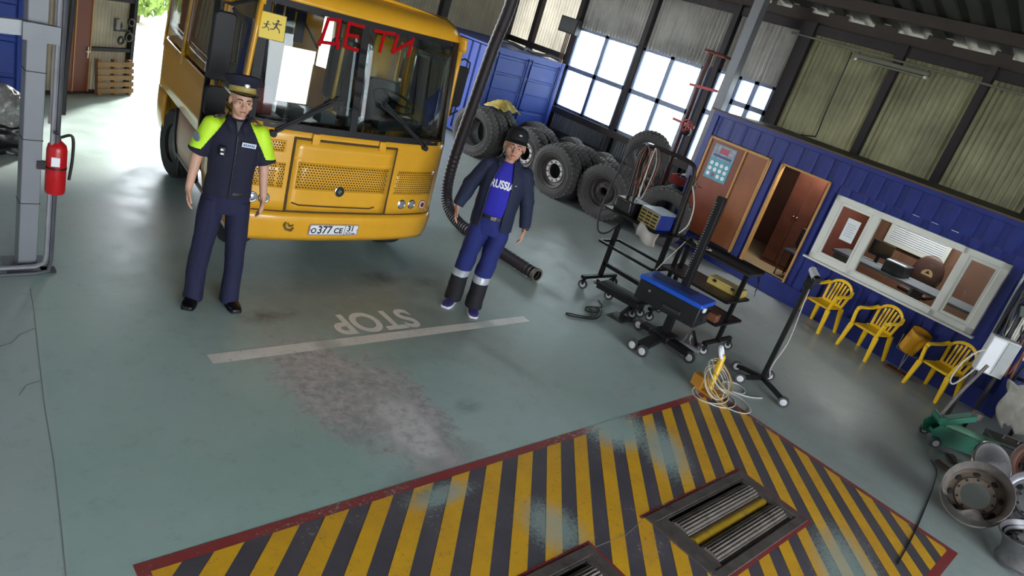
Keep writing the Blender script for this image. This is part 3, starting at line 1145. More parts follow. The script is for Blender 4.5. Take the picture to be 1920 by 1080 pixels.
def fig(cx, cy, s):
    def st(a, b, w):
        a, b = Vector((cx + a[0] * s, cy + a[1] * s, .0052)), Vector((cx + b[0] * s, cy + b[1] * s, .0052))
        mb.bar(a, b, w * s, .001)
    mb.lathe([(.13 * s, .0046), (.13 * s, .0058), (.0001, .0058)], 12, Matrix.Translation((cx + .05 * s, cy + .62 * s, 0)))
    for a, b, w in (((0, .45), (-.12, .02), .2), ((0, .42), (-.35, .22), .09), ((-.35, .22), (-.45, .40), .08), ((.02, .42), (.30, .30), .09), ((.30, .30), (.42, .42), .08), ((-.10, .05), (.22, -.14), .12), ((.22, -.14), (.30, -.48), .10), ((-.12, .02), (-.30, -.22), .12), ((-.30, -.22), (-.62, -.26), .10)):
        st(a, b, w)


fig(-.045, -.01, .062)
fig(.035, .0, .085)
mb.build('sign_pictogram', M_BLACK, sg, smooth=0)

# cabin: dashboard, wheel, seats, rails
mb = MB()
mb.prism([(0, 0), (.55, 0), (.55, .10), (.40, .20), (.06, .22), (0, .12)], UL + .08, UR - .1, Matrix(((0, 0, 1, 0), (1, 0, 0, .22), (0, 1, 0, 1.22), (0, 0, 0, 1))))
mb.build('dashboard', M_PLAST, bus, bevel=.02)
mb = MB()
mb.prism(rrect(.46, 1.02, 1.40, 1.56, .05), -.52, -.40, FRONT)
mb.build('instrument_binnacle', M_PLAST, bus)
SWM = Matrix.Translation((.74, .62, 1.69)) @ Matrix.Rotation(R(18), 4, 'X')
mb = MB(SWM)
mb.tube([(.23 * math.cos(a * PI / 12), .23 * math.sin(a * PI / 12), 0) for a in range(24)], .014, 8, closed=True)
for a in (90, 210, 330):
    mb.bar((0, 0, -.02), (.23 * math.cos(R(a)), .23 * math.sin(R(a)), 0), .03, .015)
mb.cyl((0, 0, -.06), (0, 0, 0), .05)
mb.cyl((0, 0, -.4), (0, 0, -.05), .03)
mb.build('steering_wheel', M_RUB, bus)


def bus_seat(u, v, w, h, mat):
    x, y, _ = BP(u, v, 0)
    mb = MB()
    mb.prism(rrect(x - w / 2, x + w / 2, 1.2, 1.2 + h, .09), -y - .05, -y + .05, FRONT)
    s = mb.build('seat_back', mat, bus, bevel=.02)
    MB().box((x, y - .28, 1.18), (w, .46, .12)).build('seat_cushion', mat, s, bevel=.03)


bus_seat(.78, 1.10, .46, .62, M_SEAT)
for u, v in ((-.55, 1.75), (.85, 1.95), (-.45, 2.4), (.95, 2.6), (-.3, 3.1)):
    bus_seat(u, v, .40, .78, M_SEATD)
mb = MB()
mb.add([BP(.66, 1.45, .9), BP(1.16, 1.45, .9), BP(1.16, 1.45, 2.42), BP(.66, 1.45, 2.42)], [(0, 1, 2, 3)])
mb.build('driver_partition', M_BUS, bus, solid=.03)
for u, v, lean in ((.25, 1.2, .01), (1.02, 1.3, .01)):
    x, y, _ = BP(u, v, 0)
    MB().cyl((x, y, .85), (x + lean, y, 2.48), .022).build('handrail', M_BUS, bus)
mb = MB()
x, y, _ = BP(-.35, 2.2, 0)
mb.tube([(x - .45, y, 1.9), (x - .3, y, 2.2), (x, y, 2.32), (x + .45, y, 2.2), (x + .75, y, 1.85)], .014)
mb.build('grab_rail', M_CHROME, bus)
mb = MB()
for k in range(5):
    x, y, _ = BP(-.62 + .13 * k, 1.6, 0)
    mb.b(x - .05, x + .05, y - .01, y + .01, 1.95, 2.4)
mb.build('curtain', M_CURT, bus)
MB().b(-.92, -.70, .36, .60, 1.44, 1.68).build('fire_box', M('dull_red_box', '7d2a2c', .5), bus, bevel=.01)
for u, z, w, h, m in ((-.52, 1.44, .20, .12, M_PLAST), (-.16, 1.44, .16, .10, M_SEAT), (.10, 1.44, .14, .16, M_SEAT)):
    MB().b(u - w / 2, u + w / 2, .30, .46, z, z + h).build('dash_box', m, bus, bevel=.01)

# ================================================================ blue office container
OA = R(-94)
M_BLUE = M('office_blue_paint', '1c2a74', 0.45, 0.05, var=.12, scale=4, dirt=.15, dcol='1c2450')
M_PVC = M('white_pvc', 'd9d8cf', 0.4, var=.03)
M_OAK = M('door_wood_red', '7b3a22', 0.42, var=.22, scale=2)
M_OAK2 = M('door_wood_brown', '8d5230', 0.42, var=.2, scale=2)
M_WARD = M('wardrobe_dark_wood', '5c3425', 0.4, var=.25, scale=3)
M_LINO = M('beige_linoleum', 'a08a66', 0.5, var=.12)
M_PANELR = M('red_brown_wallboard', '6a3226', 0.55, var=.1)
M_OGL = glass_mat('office_glass', 'f0f4f2', .7, .01)
off = thing('office_container', 'long blue corrugated office container with white window and two doorways', 'container', (11.1, 6.45, 0), OA)
OW, OD, OH = 5.7, 2.05, 2.42


def ribbed(mb, s0, s1, z0, z1, per=.27, dep=.035, y=0.0):
    x = s0
    prof = []
    while x < s1 - .001:
        for dx, dy in ((0, 0), (per * .42, 0), (per * .52, dep), (per * .90, dep)):
            if x + dx < s1:
                prof.append((x + dx, dy))
        x += per
    prof.append((s1, 0))
    vs, fs = [], []
    for s, d in prof:
        vs += [(s, y + d, z0), (s, y + d, z1)]
    for i in range(len(prof) - 1):
        fs.append((2 * i, 2 * i + 2, 2 * i + 3, 2 * i + 1))
    return mb.add(vs, fs)


for a, b, z0, z1 in ((-.05, OW, 2.0, OH - .08), (1.30, 1.52, .28, 2.0), (2.36, 2.55, .28, 2.0), (2.55, 5.02, .28, .88), (5.02, OW, .28, 2.0), (2.55, 5.02, 1.88, 2.0), (-.05, .06, .28, 2.0)):
    ribbed(MB(), a, b, z0, z1).build('corrugated_panel', M_BLUE, off, smooth=0, solid=.004)
MB().b(-.05, OW, -.02, .10, 0.0, .29).build('bottom_rail', M_BLUE, off, bevel=.006)
MB().b(-.07, OW + .02, -.03, .10, OH - .09, OH).build('top_rail', M_BLUE, off, bevel=.006)
MB().b(-.10, OW, -.06, -.02, OH - .015, OH + .01).build('eave_strip', M('rusty_eave_strip', '5a4326', .7, dirt=.4), off)
for s in (-.05, OW - .1):
    MB().b(s - .02, s + .10, -.025, .10, 0, OH).build('corner_post', M_BLUE, off, bevel=.006)
for y0 in (0.1,):
    ribbed(MB(Matrix.Translation((-.05, .1, 0)) @ Matrix.Rotation(R(90), 4, 'Z')), 0, OD - .1, .1, OH - .05, y=0).build('end_panel', M_BLUE, off, smooth=0, solid=.004)
    ribbed(MB(Matrix.Translation((OW, .1, 0)) @ Matrix.Rotation(R(90), 4, 'Z')), 0, OD - .1, .1, OH - .05, y=0).build('end_panel', M_BLUE, off, smooth=0, solid=.004)
MB().b(-.05, OW, 0, OD, OH - .04, OH - .01).build('roof', M_STEELDK, off)
MB().b(0, OW, .04, OD, .24, .29).build('floor_board', M_LINO, off)
MB().b(0, OW, OD - .05, OD, .25, OH - .05).build('rear_lining', M('office_wallboard', '75503c', .6, var=.1), off)
MB().b(2.30, 2.34, .10, OD - .05, .29, OH - .05).build('partition', M_PANELR, off)
# doorway trim and closed door with its two leaves
dr = thing('tmp', 'x y z w', 'x')
bpy.data.objects.remove(dr)
door = MB().b(.07, 1.29, -.015, .03, .31, .33).build('door_threshold', M_STEELDK, off)
for a, b, m in ((.10, .80, M_OAK), (.83, 1.25, M_OAK2)):
    MB().b(a, b, -.01, .03, .33, 1.95).build('door_panel', m, off, bevel=.004)
for a, b, z0, z1 in ((.06, .10, .31, 1.99), (.80, .83, .31, 1.99), (1.25, 1.29, .31, 1.99), (.06, 1.29, 1.95, 1.99)):
    MB().b(a, b, -.03, .03, z0, z1).build('door_trim', M_TRIMY, off)
mb = MB()
mb.b(.115, .14, -.02, -.01, 1.0, 1.16)
mb.bar((.128, -.05, 1.1), (.21, -.05, 1.1), .016)
mb.bar((.128, -.05, 1.1), (.128, -.01, 1.1), .016)
mb.build('door_handle', M_CHROME, off)
for a, b, z0, z1 in ((1.50, 1.53, .29, 2.0), (2.35, 2.38, .29, 2.0), (1.50, 2.38, 1.97, 2.0)):
    MB().b(a, b, -.03, .06, z0, z1).build('doorway_trim', M_TRIMY, off)
# white three-light window
S0, S1, Z0, Z1 = 2.56, 5.01, .86, 1.88
wf = MB()
for a, b, z0, z1 in ((S0, S1, Z0, Z0 + .09), (S0, S1, Z1 - .09, Z1), (S0, S0 + .10, Z0, Z1), (S1 - .10, S1, Z0, Z1), (3.17, 3.27, Z0, Z1), (4.43, 4.53, Z0, Z1)):
    wf.b(a, b, -.05, .05, z0, z1)
win = wf.build('window_frame', M_PVC, off, bevel=.008)
MB().b(S0 - .05, S1 + .05, -.12, -.03, Z0 - .03, Z0).build('window_sill', M_PVC, win, bevel=.006)
for a, b in ((S0 + .10, 3.17), (3.27, 4.43), (4.53, S1 - .10)):
    MB().b(a, b, .0, .006, Z0 + .09, Z1 - .09).build('window_pane', M_OGL, win, smooth=0)
for a, b in ((S0 + .10, 3.17), (4.53, S1 - .10)):
    mb = MB()
    frame_prism(mb, [(a, Z0 + .09), (b, Z0 + .09), (b, Z1 - .09), (a, Z1 - .09)], [(a + .04, Z0 + .13), (b - .04, Z0 + .13), (b - .04, Z1 - .13), (a + .04, Z1 - .13)], .005, .035, FRONT)
    mb.build('sash', M_PVC, win, smooth=0)
mb = MB(Matrix.Translation((4.17, -.004, 1.33)) @ FRONT)
mb.prism(arc(0, 0, .075, -10, 190, 12), 0, .012)
hs = mb.build('speaking_hatch', M('varnished_wood', 'c8a070', .4), win)
mb = MB(Matrix.Translation((4.17, -.018, 1.345)) @ FRONT)
mb.prism([(-.03, 0), (.03, 0), (0, .045)], 0, .004)
mb.build('hatch_mark', M_STEELDK, hs)
# notice and poster
nt = MB().b(2.85, 3.05, -.004, -.001, 1.28, 1.62).build('paper_notice', M('paper_white', 'dfe2e4', .8, var=.02), None)
nt.matrix_world = Matrix.Translation((11.1, 6.45, 0)) @ Matrix.Rotation(OA, 4, 'Z')
tag(nt, 'white paper notice taped inside left light of office window', 'notice')
mb = MB()
for k in range(6):
    mb.b(2.88, 3.02 - .02 * (k % 2), -.0055, -.004, 1.36 + k * .035, 1.366 + k * .035)
mb.build('print_lines', M('faint_print', '8f969c', .8), nt)
po = MB().b(.20, .66, -.016, -.011, 1.30, 1.90).build('safety_poster', M('poster_teal', '4e9aa8', .5, var=.15), None)
po.matrix_world = nt.matrix_world
tag(po, 'teal poster with rows of white round pictograms on the brown door', 'poster')
mb = MB()
mb.b(.21, .65, -.018, -.016, 1.66, 1.89)
mb.build('poster_picture', M('poster_picture_grey', '8d94a0', .5, var=.4, scale=14), po)
mb = MB()
mb.b(.34, .52, -.020, -.018, 1.76, 1.86)
mb.build('poster_emblem', M('poster_red', 'a8485a', .5), po)
MB().b(.24, .62, -.020, -.018, 1.69, 1.73).build('poster_band', M('poster_navy', '2c4a78', .5), po)
for j in range(3):
    for i in range(4):
        mb = MB(Matrix.Translation((.27 + .105 * i, -.016, 1.38 + .095 * j)) @ FRONT)
        mb.lathe([(.036, 0), (.036, .002), (.0001, .002)], 14)
        o = mb.build('pictogram', M('poster_red', 'a8485a', .5) if (i, j) == (1, 0) else M_WHITE, po)
# inside the office
OM = Matrix.Translation((11.1, 6.45, 0)) @ Matrix.Rotation(OA, 4, 'Z')


def otop(o, label, cat):
    o.matrix_world = OM
    return tag(o, label, cat)


def oempty(name, label, cat):
    e = bpy.data.objects.new(name, None)
    COL.objects.link(e)
    return otop(e, label, cat)


wd = oempty('wardrobe', 'dark brown wooden wardrobe inside the open office doorway', 'wardrobe')
MB().b(1.50, 2.02, .68, 1.18, .29, 2.02).build('carcass', M_WARD, wd, bevel=.01)
for a, b in ((1.51, 1.76), (1.765, 2.01)):
    d_ = MB().b(a, b, .655, .68, .36, 1.98).build('door', M_WARD, wd, bevel=.004)
    MB().sph(((b - .03) if a < 1.6 else (a + .03), .645, 1.2), .014, 10, 6).build('knob', M_CHROME, d_)
MB().b(1.50, 2.02, .66, 1.18, .29, .35).build('plinth', M_WARD, wd)
wb = otop(MB().b(2.285, 2.298, .55, .95, 1.15, 1.72).build('wall_board', M_WHITE, None), 'white framed board on red wall inside office doorway', 'board')
MB().b(2.28, 2.286, .60, .90, 1.20, 1.67).build('board_face', M('board_blue_grey', 'a9b2cc', .5), wb)
ch = oempty('office_chair', 'black padded chair just inside the office doorway', 'chair')
MB().b(2.02, 2.28, .22, .55, .70, .76).build('seat', M_RUB, ch, bevel=.02)
MB().b(2.02, 2.28, .52, .58, .80, 1.12).build('backrest', M_RUB, ch, bevel=.02)
for a in (2.04, 2.26):
    for b in (.24, .54):
        MB().cyl((a, b, .29), (a, b, .72), .012, n=8).build('leg', M_STEELDK, ch)
bw = oempty('rear_office_window', 'small white window with slatted blind on office rear wall', 'window')
mb = MB()
frame_prism(mb, [(2.75, 1.25), (3.75, 1.25), (3.75, 1.95), (2.75, 1.95)], [(2.82, 1.32), (3.68, 1.32), (3.68, 1.88), (2.82, 1.88)], -OD + .03, -OD + .10, FRONT)
mb.build('frame', M_PVC, bw)
for k in range(16):
    MB().b(2.82, 3.68, OD - .10, OD - .08, 1.325 + k * .035, 1.325 + k * .035 + .026).build('blind_slat', M_WHITE, bw, smooth=0)
dk = oempty('office_desk', 'grey desk along the inside of the office window', 'desk')
MB().b(2.6, 5.2, .55, 1.15, .98, 1.02).build('desk_top', M('desk_grey', '6b6d72', .5), dk, bevel=.006)
for a in (2.65, 3.9, 5.1):
    MB().b(a, a + .04, .57, 1.13, .29, .98).build('side_panel', M('desk_grey', '6b6d72', .5), dk)
pr = oempty('office_printer', 'dark printer standing on the office desk', 'printer')
MB().b(3.38, 3.70, .62, .98, 1.02, 1.20).build('body', M_PLAST, pr, bevel=.015)
MB().b(3.40, 3.68, .60, .70, 1.20, 1.215).build('paper_tray', M_WHITE, pr)
mo = oempty('computer_monitor', 'black computer monitor standing behind the printer', 'monitor')
MB().b(2.95, 3.30, 1.0, 1.03, 1.12, 1.36).build('screen', M_RUB, mo, bevel=.006)
MB().b(3.10, 3.15, 1.0, 1.04, 1.02, 1.14).build('stand', M_RUB, mo)
oc = oempty('desk_chair', 'brown swivel chair back behind the office desk', 'chair')
MB().sph((3.75, 1.45, 1.12), (.24, .06, .30), 16, 10).build('backrest', M('brown_leather', '4a2f26', .5), oc)
MB().b(3.52, 3.98, 1.20, 1.62, .76, .84).build('seat', M('brown_leather', '4a2f26', .5), oc, bevel=.03)
MB().cyl((3.75, 1.42, .30), (3.75, 1.42, .78), .03).build('column', M_RUB, oc)
lampd = bpy.data.lights.new('office_fill_lamp', 'AREA')  # lamp added only to brighten the office interior
lampd.shape = 'RECTANGLE'
lampd.size, lampd.size_y, lampd.energy = 1.2, .3, 9
lampo = bpy.data.objects.new('office_fill_light', lampd)
COL.objects.link(lampo)
ol = oempty('office_fill_lamp', 'added flat white fill lamp on the office ceiling', 'lamp')
MB().b(3.0, 4.2, .9, 1.2, OH - .08, OH - .05).build('fill_lamp_body', M_PVC, ol)
l2d = bpy.data.lights.new('doorway_fill', 'AREA')  # second added lamp, lifts the dark cell behind the doorway
l2d.shape = 'RECTANGLE'
l2d.size, l2d.size_y, l2d.energy = .6, .3, 5
l2o = bpy.data.objects.new('doorway_fill_light', l2d)
COL.objects.link(l2o)
ol2 = oempty('doorway_fill_lamp', 'added flat white fill lamp behind the open doorway', 'lamp')
MB().b(1.6, 2.2, .25, .55, OH - .08, OH - .05).build('fill_lamp_body', M_PVC, ol2)
l2o.parent = ol2
l2o.location = (1.9, .4, OH - .09)
lampo.parent = ol
lampo.location = (3.6, 1.05, OH - .09)
# ================================================================ the two men
def remesh(mb, voxel, smooth_it=5, fac=.5):
    me = mb.mesh('tmp', 0)
    ob = bpy.data.objects.new('tmp', me)
    COL.objects.link(ob)
    md = ob.modifiers.new('r', 'REMESH')
    md.mode = 'VOXEL'
    md.voxel_size = voxel
    if smooth_it:
        ms = ob.modifiers.new('s', 'SMOOTH')
        ms.factor = fac
        ms.iterations = smooth_it
    dg = bpy.context.evaluated_depsgraph_get()
    out = bpy.data.meshes.new_from_object(ob.evaluated_get(dg))
    bpy.data.objects.remove(ob)
    out.polygons.foreach_set('use_smooth', [True] * len(out.polygons))
    return out


def cap(mb, p0, p1, r0, r1=None, n=14):
    r1 = r0 if r1 is None else r1
    mb.tube([p0, p1], [r0, r1], n)
    mb.sph(p0, r0, n, 8)
    mb.sph(p1, r1, n, 8)


def rings(tab, n=28):
    """tab rows: z, cx, cy, rx, ry"""
    out = []
    for z, cx, cy, rx, ry in tab:
        out.append([(cx + rx * math.cos(2 * PI * j / n), cy + ry * math.sin(2 * PI * j / n), z) for j in range(n)])
    return out


def limb(mb, pts, n=20):
    """pts rows: point, radius x, radius y; rings kept level"""
    mb.loft([[(p[0] + rx * math.cos(2 * PI * j / n), p[1] + ry * math.sin(2 * PI * j / n), p[2]) for j in range(n)] for p, rx, ry in pts])


def wrinkle(me, amp, sx, sz, seed=0.0, fn=None):
    me.update()
    nr = [v.normal.copy() for v in me.vertices]
    for v, nn in zip(me.vertices, nr):
        p = Vector((v.co.x * sx + seed, v.co.y * sx, v.co.z * sz))
        a = amp * (fn(v.co) if fn else 1.0)
        v.co += nn * (a * (mnoise.noise(p) + .5 * mnoise.noise(p * 2.3)))


def split(me, pred):
    """returns (inside, outside) meshes by face centre"""
    res = []
    for keep in (True, False):
        bm = bmesh.new()
        bm.from_mesh(me)
        bmesh.ops.delete(bm, geom=[f for f in bm.faces if bool(pred(f.calc_center_median())) != keep], context='FACES')
        m2 = bpy.data.meshes.new('part')
        bm.to_mesh(m2)
        bm.free()
        m2.polygons.foreach_set('use_smooth', [True] * len(m2.polygons))
        res.append(m2)
    return res


def mobj(name, me, mat, parent, solid=0.0):
    me.name = name
    me.materials.clear()
    me.materials.append(mat)
    o = bpy.data.objects.new(name, me)
    COL.objects.link(o)
    o.parent = parent
    if solid:
        md = o.modifiers.new('thickness', 'SOLIDIFY')
        md.thickness = solid
        md.offset = 1
    return o


M_SKIN = M('skin', 'c99b84', 0.55, var=.06, scale=18)
M_SKIN2 = M('skin_ruddy', 'c08e78', 0.55, var=.07, scale=18)
M_LIP = M('lips', '9c5f55', 0.5)
M_BROW = M('brow_hair', '3a2a22', 0.9)
M_EYEW = M('eye_white', 'd8d2cc', 0.3)
M_IRIS = M('iris_dark', '22201f', 0.3)
M_NAVY = M('navy_uniform_cloth', '17182e', 0.85, var=.15, bump=.2, bscale=200)
M_NAVYT = M('navy_trouser_cloth', '1a1c3a', 0.85, var=.15, bump=.2, bscale=200)
M_HIVIS = M('hi_vis_lime', 'c6f22a', 0.6, var=.04)
M_SHOE = M('black_shoe_leather', '0d0d10', 0.25, var=.1)
M_GOLD = M('gold_cap_band', 'a8924e', 0.55, var=.15, scale=30)
M_JACK = M('dark_blue_jacket', '18203c', 0.8, var=.12, bump=.2, bscale=150)
M_TEE = M('bright_blue_tee', '2825a4', 0.85, var=.08, bump=.15, bscale=150)
M_WORK = M('blue_work_trousers', '1b2668', 0.85, var=.15, bump=.2, bscale=120)
M_WORKD = M('black_trouser_hem', '17171d', 0.85, var=.15)
M_REFL = M('reflective_tape', 'b9bcc4', 0.35, .3, var=.05)
M_SNEAK = M('purple_sneaker_mesh', '2c2560', 0.8)
M_SOLE = M('white_sole', 'd9d8de', 0.6)
M_CAPB = M('black_cap_cloth', '15141a', 0.85)


def hand(mb, wr, s, fwd, curl):
    """hanging hand from wrist point; s is the side (+1 = x positive), palm faces the thigh"""
    w = Vector(wr)
    inn = Vector((-s, 0, 0))
    down = Vector((0, fwd, -1)).normalized()
    fr = Vector((0, -1, 0))
    fr = (fr - down * fr.dot(down)).normalized()
    pc = w + down * .05
    for k in range(4):                                     # palm
        o_ = fr * (.030 - .020 * k)
        cap(mb, w + o_ * .6, w + down * .088 + o_, .014, .0125, 10)
    cap(mb, w - down * .02, w + down * .03, .026, .024, 12)
    for k, L in enumerate((.074, .084, .077, .060)):       # fingers
        b0 = w + down * .088 + fr * (.034 - .0225 * k)
        d = (down + inn * .12 + fr * (.06 - .04 * k)).normalized()
        p = b0
        for j, (f, c) in enumerate(((.44, .25), (.32, .55), (.24, .8))):
            d = (d + inn * c * curl).normalized()
            q = p + d * L * f
            cap(mb, p, q, .0090 - .0007 * j, .0083 - .0007 * j, 8)
            p = q
    p = w + down * .022 + fr * .024
    d = (down * .75 + fr * .75 + inn * .25).normalized()
    for j, L in enumerate((.042, .032, .026)):             # thumb
        q = p + d * L
        cap(mb, p, q, .0125 - .0014 * j, .0112 - .0014 * j, 8)
        d = (d + down * .45 + inn * .1).normalized()
        p = q


def head(mb, hc, wide=1.0):
    x, y, z = hc

    def P(a, b, c):
        return (x + a, y + b, z + c)
    mb.sph(P(0, .012, .03), (.077 * wide, .096, .098), 20, 14)
    mb.sph(P(0, -.030, -.045), (.060 * wide, .060, .066), 18, 12)
    mb.sph(P(0, -.058, -.085), (.030 * wide, .026, .024), 12, 8)
    mb.sph(P(0, -.040, .030), (.066 * wide, .050, .050), 16, 10)
    for s in (-1, 1):
        mb.sph(P(s * .040, -.052, -.030), (.028, .028, .026), 12, 8)
        mb.sph(P(s * .079 * wide, .016, -.012), (.010, .020, .032), 10, 8)
        cap(mb, P(s * .014, -.083, .022), P(s * .050, -.070, .020), .010, .009, 8)
        mb.sph(P(s * .012, -.092, -.034), (.011, .011, .009), 8, 6)
    cap(mb, P(0, -.080, .014), P(0, -.106, -.030), .010, .0135, 10)
    cap(mb, P(0, -.085, -.060), P(0, -.080, -.075), .018, .016, 10)


def face_parts(root, hc, stubble=False):
    x, y, z = hc
    for s in (-1, 1):
        e = MB().sph((x + s * .031, y - .0800, z + .000), (.0135, .010, .0070), 12, 8).build('eye', M_EYEW, root)
        MB().sph((x + s * .031, y - .0885, z + .000), (.0060, .004, .0058), 10, 6).build('iris', M_IRIS, e)
        MB().tube([(x + s * .012, y - .0955, z + .020), (x + s * .030, y - .0945, z + .0255), (x + s * .052, y - .080, z + .020)], [.0035, .0042, .0025], 6).build('eyebrow', M_BROW, root)
    MB().tube([(x - .024, y - .0965, z - .066), (x - .008, y - .1035, z - .062), (x + .008, y - .1035, z - .062), (x + .024, y - .0965, z - .066)], [.003, .0055, .0055, .003], 8).build('lips', M_LIP, root)


def figure(name, label, loc, rz, scale, arms, feet, skin, wide, head_yaw, head_c, neck_r, hs=1.0):
    root = thing(name, label, 'person', loc, rz)
    root.scale = (scale,) * 3
    mb = MB()
    # trunk and legs under the clothes
    mb.loft(rings([(.86, 0, .01, .11, .075), (.95, 0, .01, .125, .085), (1.08, 0, 0, .12, .08), (1.28, 0, .005, .145, .09), (1.42, 0, .01, .15, .08), (1.48, 0, .015, .11, .065), (1.53, 0, .012, .055, .052)], 24))
    for s, (fx, fy) in zip((-1, 1), feet):
        limb(mb, [((s * .080, .01, .95), .055, .07), ((s * .095, .01, .75), .065, .07), (((s * .095 + fx) / 2, .0, .50), .052, .056), ((fx, fy + .02, .28), .046, .052), ((fx, fy + .02, .09), .034, .040), ((fx, fy + .01, .05), .034, .045)], 16)
        mb.sph((fx, fy - .04, .045), (.030, .09, .026), 12, 8)
    for s, (sh, el, wr, fwd, curl) in zip((-1, 1), arms):
        cap(mb, sh, el, .050, .040, 14)
        cap(mb, el, wr, .041, .026, 14)
        hand(mb, wr, s, fwd, curl)
    cap(mb, (0, .018, 1.47), (head_c[0] * .6, head_c[1] + .02, head_c[2] - .06), neck_r, neck_r * .95, 16)
    hm = MB(Matrix.Translation(head_c) @ Matrix.Rotation(head_yaw, 4, 'Z') @ Matrix.Scale(hs, 4))
    head(hm, (0, 0, 0), wide)
    mb.v, n0 = mb.v + hm.v, len(mb.v)
    mb.f += [tuple(i + n0 for i in f) for f in hm.f]
    me = remesh(mb, .0052, 3, .4)
    body = mobj('body', me, skin, root)
    return root, body


def place_head(objs, head_c, yaw, hs=1.0):
    for o in objs:
        o.data.transform(Matrix.Translation(head_c) @ Matrix.Rotation(yaw, 4, 'Z') @ Matrix.Scale(hs, 4))


def kids_of(root, before):
    return [o for o in bpy.data.objects if o not in before and o.type == 'MESH']


def shoe(root, fx, fy, toe, upper, sole, low=False):
    Mx = Matrix.Translation((fx, fy, 0)) @ Matrix.Rotation(toe, 4, 'Z')
    tabs = [(-.205, .030, .030), (-.19, .043, .042), (-.14, .052, .055), (-.08, .050, .072), (-.03, .044, .088), (.02, .042, .098), (.06, .043, .09), (.085, .030, .06)]
    n = 18
    mb = MB(Mx)
    rs = []
    for y, w, h in tabs:
        rs.append([(w * math.cos(2 * PI * j / n), y, .016 + (h - .016) / 2 * (1 + math.sin(2 * PI * j / n))) for j in range(n)])
    mb.loft(rs)
    u_ = mb.build('shoe', upper, root, smooth=60, fix=True)
    out = [(.034 * s_, y_) for s_, y_ in ()]
    L = [(-w - .003, y) for y, w, h in tabs] + [(w + .003, y) for y, w, h in reversed(tabs)]
    MB(Mx).prism(L, 0, .026 if sole is M_SOLE else .018).build('sole', sole, u_, bevel=.004, fix=True)
    return u_


# ---------------------------------------------------------------- officer
OF_ARMS = [((-.182, .012, 1.45), (-.238, .030, 1.19), (-.268, -.010, .955), -.10, .55), ((.182, .012, 1.45), (.235, .030, 1.19), (.262, -.012, .955), -.12, .65)]
OF_FEET = [(-.135, .02), (.135, .02)]
HC = (0.0, -.012, 1.668)
root, body = figure('person', 'officer in peaked cap and navy uniform with lime shoulders before the bus', (2.30, 5.17, 0), R(-17), 1.035, OF_ARMS, OF_FEET, M_SKIN, .94, R(8), HC, .050)
pre = set(bpy.data.objects)
face_parts(root, (0, 0, 0))
place_head([o for o in bpy.data.objects if o not in pre], HC, R(8))
# shirt
mb = MB()
mb.loft(rings([(.93, 0, .01, .172, .122), (.98, 0, .008, .172, .122), (1.08, 0, .002, .163, .117), (1.20, 0, .0, .172, .122), (1.32, 0, .004, .186, .128), (1.42, 0, .010, .190, .116), (1.475, 0, .016, .160, .095), (1.515, 0, .016, .100, .074), (1.535, 0, .014, .066, .062)], 32))
for s in (-1, 1):
    a, b = Vector((s * .165, .012, 1.452)), Vector((s * .240, .020, 1.225))
    mb.tube([a, a.lerp(b, .5), b], [.070, .077, .080], 20)
    mb.sph(a, (.070, .070, .062), 16, 10)
me = remesh(mb, .0065, 4, .5)
wrinkle(me, .006, 9, 5, 3.0)
inside, rest = split(me, lambda c: c.z > 1.272 and abs(c.x) > .074 + (1.535 - c.z) * .58)
mobj('shirt', rest, M_NAVY, root)
for part_ in split(inside, lambda c: c.x < 0):
    mobj('shoulder_panel', part_, M_HIVIS, root)
# collar, placket, patch, badge, camera, epaulettes
for s in (-1, 1):
    mb = MB()
    mb.add([(s * .010, -.072, 1.490), (s * .058, -.062, 1.535), (s * .070, .0, 1.560), (s * .055, .055, 1.575), (s * .085, .01, 1.525), (s * .085, -.075, 1.485), (s * .045, -.105, 1.440)], [(0, 1, 5, 6), (1, 2, 4, 5), (2, 3, 4)])
    mb.build('collar', M_NAVY, root, solid=.006)
    mb = MB(Matrix.Translation((s * .135, .012, 1.522)) @ Matrix.Rotation(R(s * 27), 4, 'Y') @ Matrix.Rotation(R(0), 4, 'Z'))
    mb.box((0, 0, 0), (.105, .05, .008))
    ep = mb.build('epaulette', M_BLACK, root, bevel=.002)
    MB(Matrix.Translation((s * .135, .012, 1.522)) @ Matrix.Rotation(R(s * 27), 4, 'Y')).box((s * .015, 0, .006), (.02, .02, .003)).build('star', M_GOLD, ep)
mb = MB()
mb.prism([(-.022, 1.53), (.022, 1.53), (.0, 1.445)], .088, .092, FRONT)
mb.build('undershirt', M_BLACK, root)
MB().tube([(0, -.127, 1.43), (0, -.138, 1.30), (0, -.126, 1.10), (0, -.124, .95)], .004, 6).build('placket', M_BLACK, root)
for z in (1.40, 1.31, 1.22, 1.12):
    MB().sph((.008, -.134 + abs(z - 1.3) * .04, z), (.006, .004, .006), 8, 6).build('button', M_PLAST, root)
Mp = Matrix.Translation((.085, -.124, 1.375)) @ Matrix.Rotation(R(14), 4, 'Z') @ Matrix.Rotation(R(4), 4, 'Y')
np_ = MB(Mp).box((0, 0, 0), (.105, .006, .034)).build('name_patch', M('patch_white', 'dfe6f2', .6), root, bevel=.002)
mb = MB(Mp)
for k in range(6):
    mb.b(-.042 + k * .0145, -.033 + k * .0145, -.0045, -.003, -.009, .008)
mb.build('patch_print', M('patch_blue', '2f4a86', .6), np_, smooth=0)
Mc = Matrix.Translation((-.088, -.133, 1.305)) @ Matrix.Rotation(R(-12), 4, 'Z')
bc = MB(Mc).box((0, 0, 0), (.045, .026, .070)).build('body_camera', M_BLACK, root, bevel=.005)
MB(Mc).lathe([(.012, 0), (.012, .008), (.008, .006), (.0001, .006)], 14, Matrix.Translation((0, -.013, .016)) @ Matrix.Rotation(R(90), 4, 'X')).build('camera_lens', M_CHROME, bc)
MB(Mc).box((0, -.014, -.018), (.022, .003, .012)).build('camera_label', M_WHITE, bc)
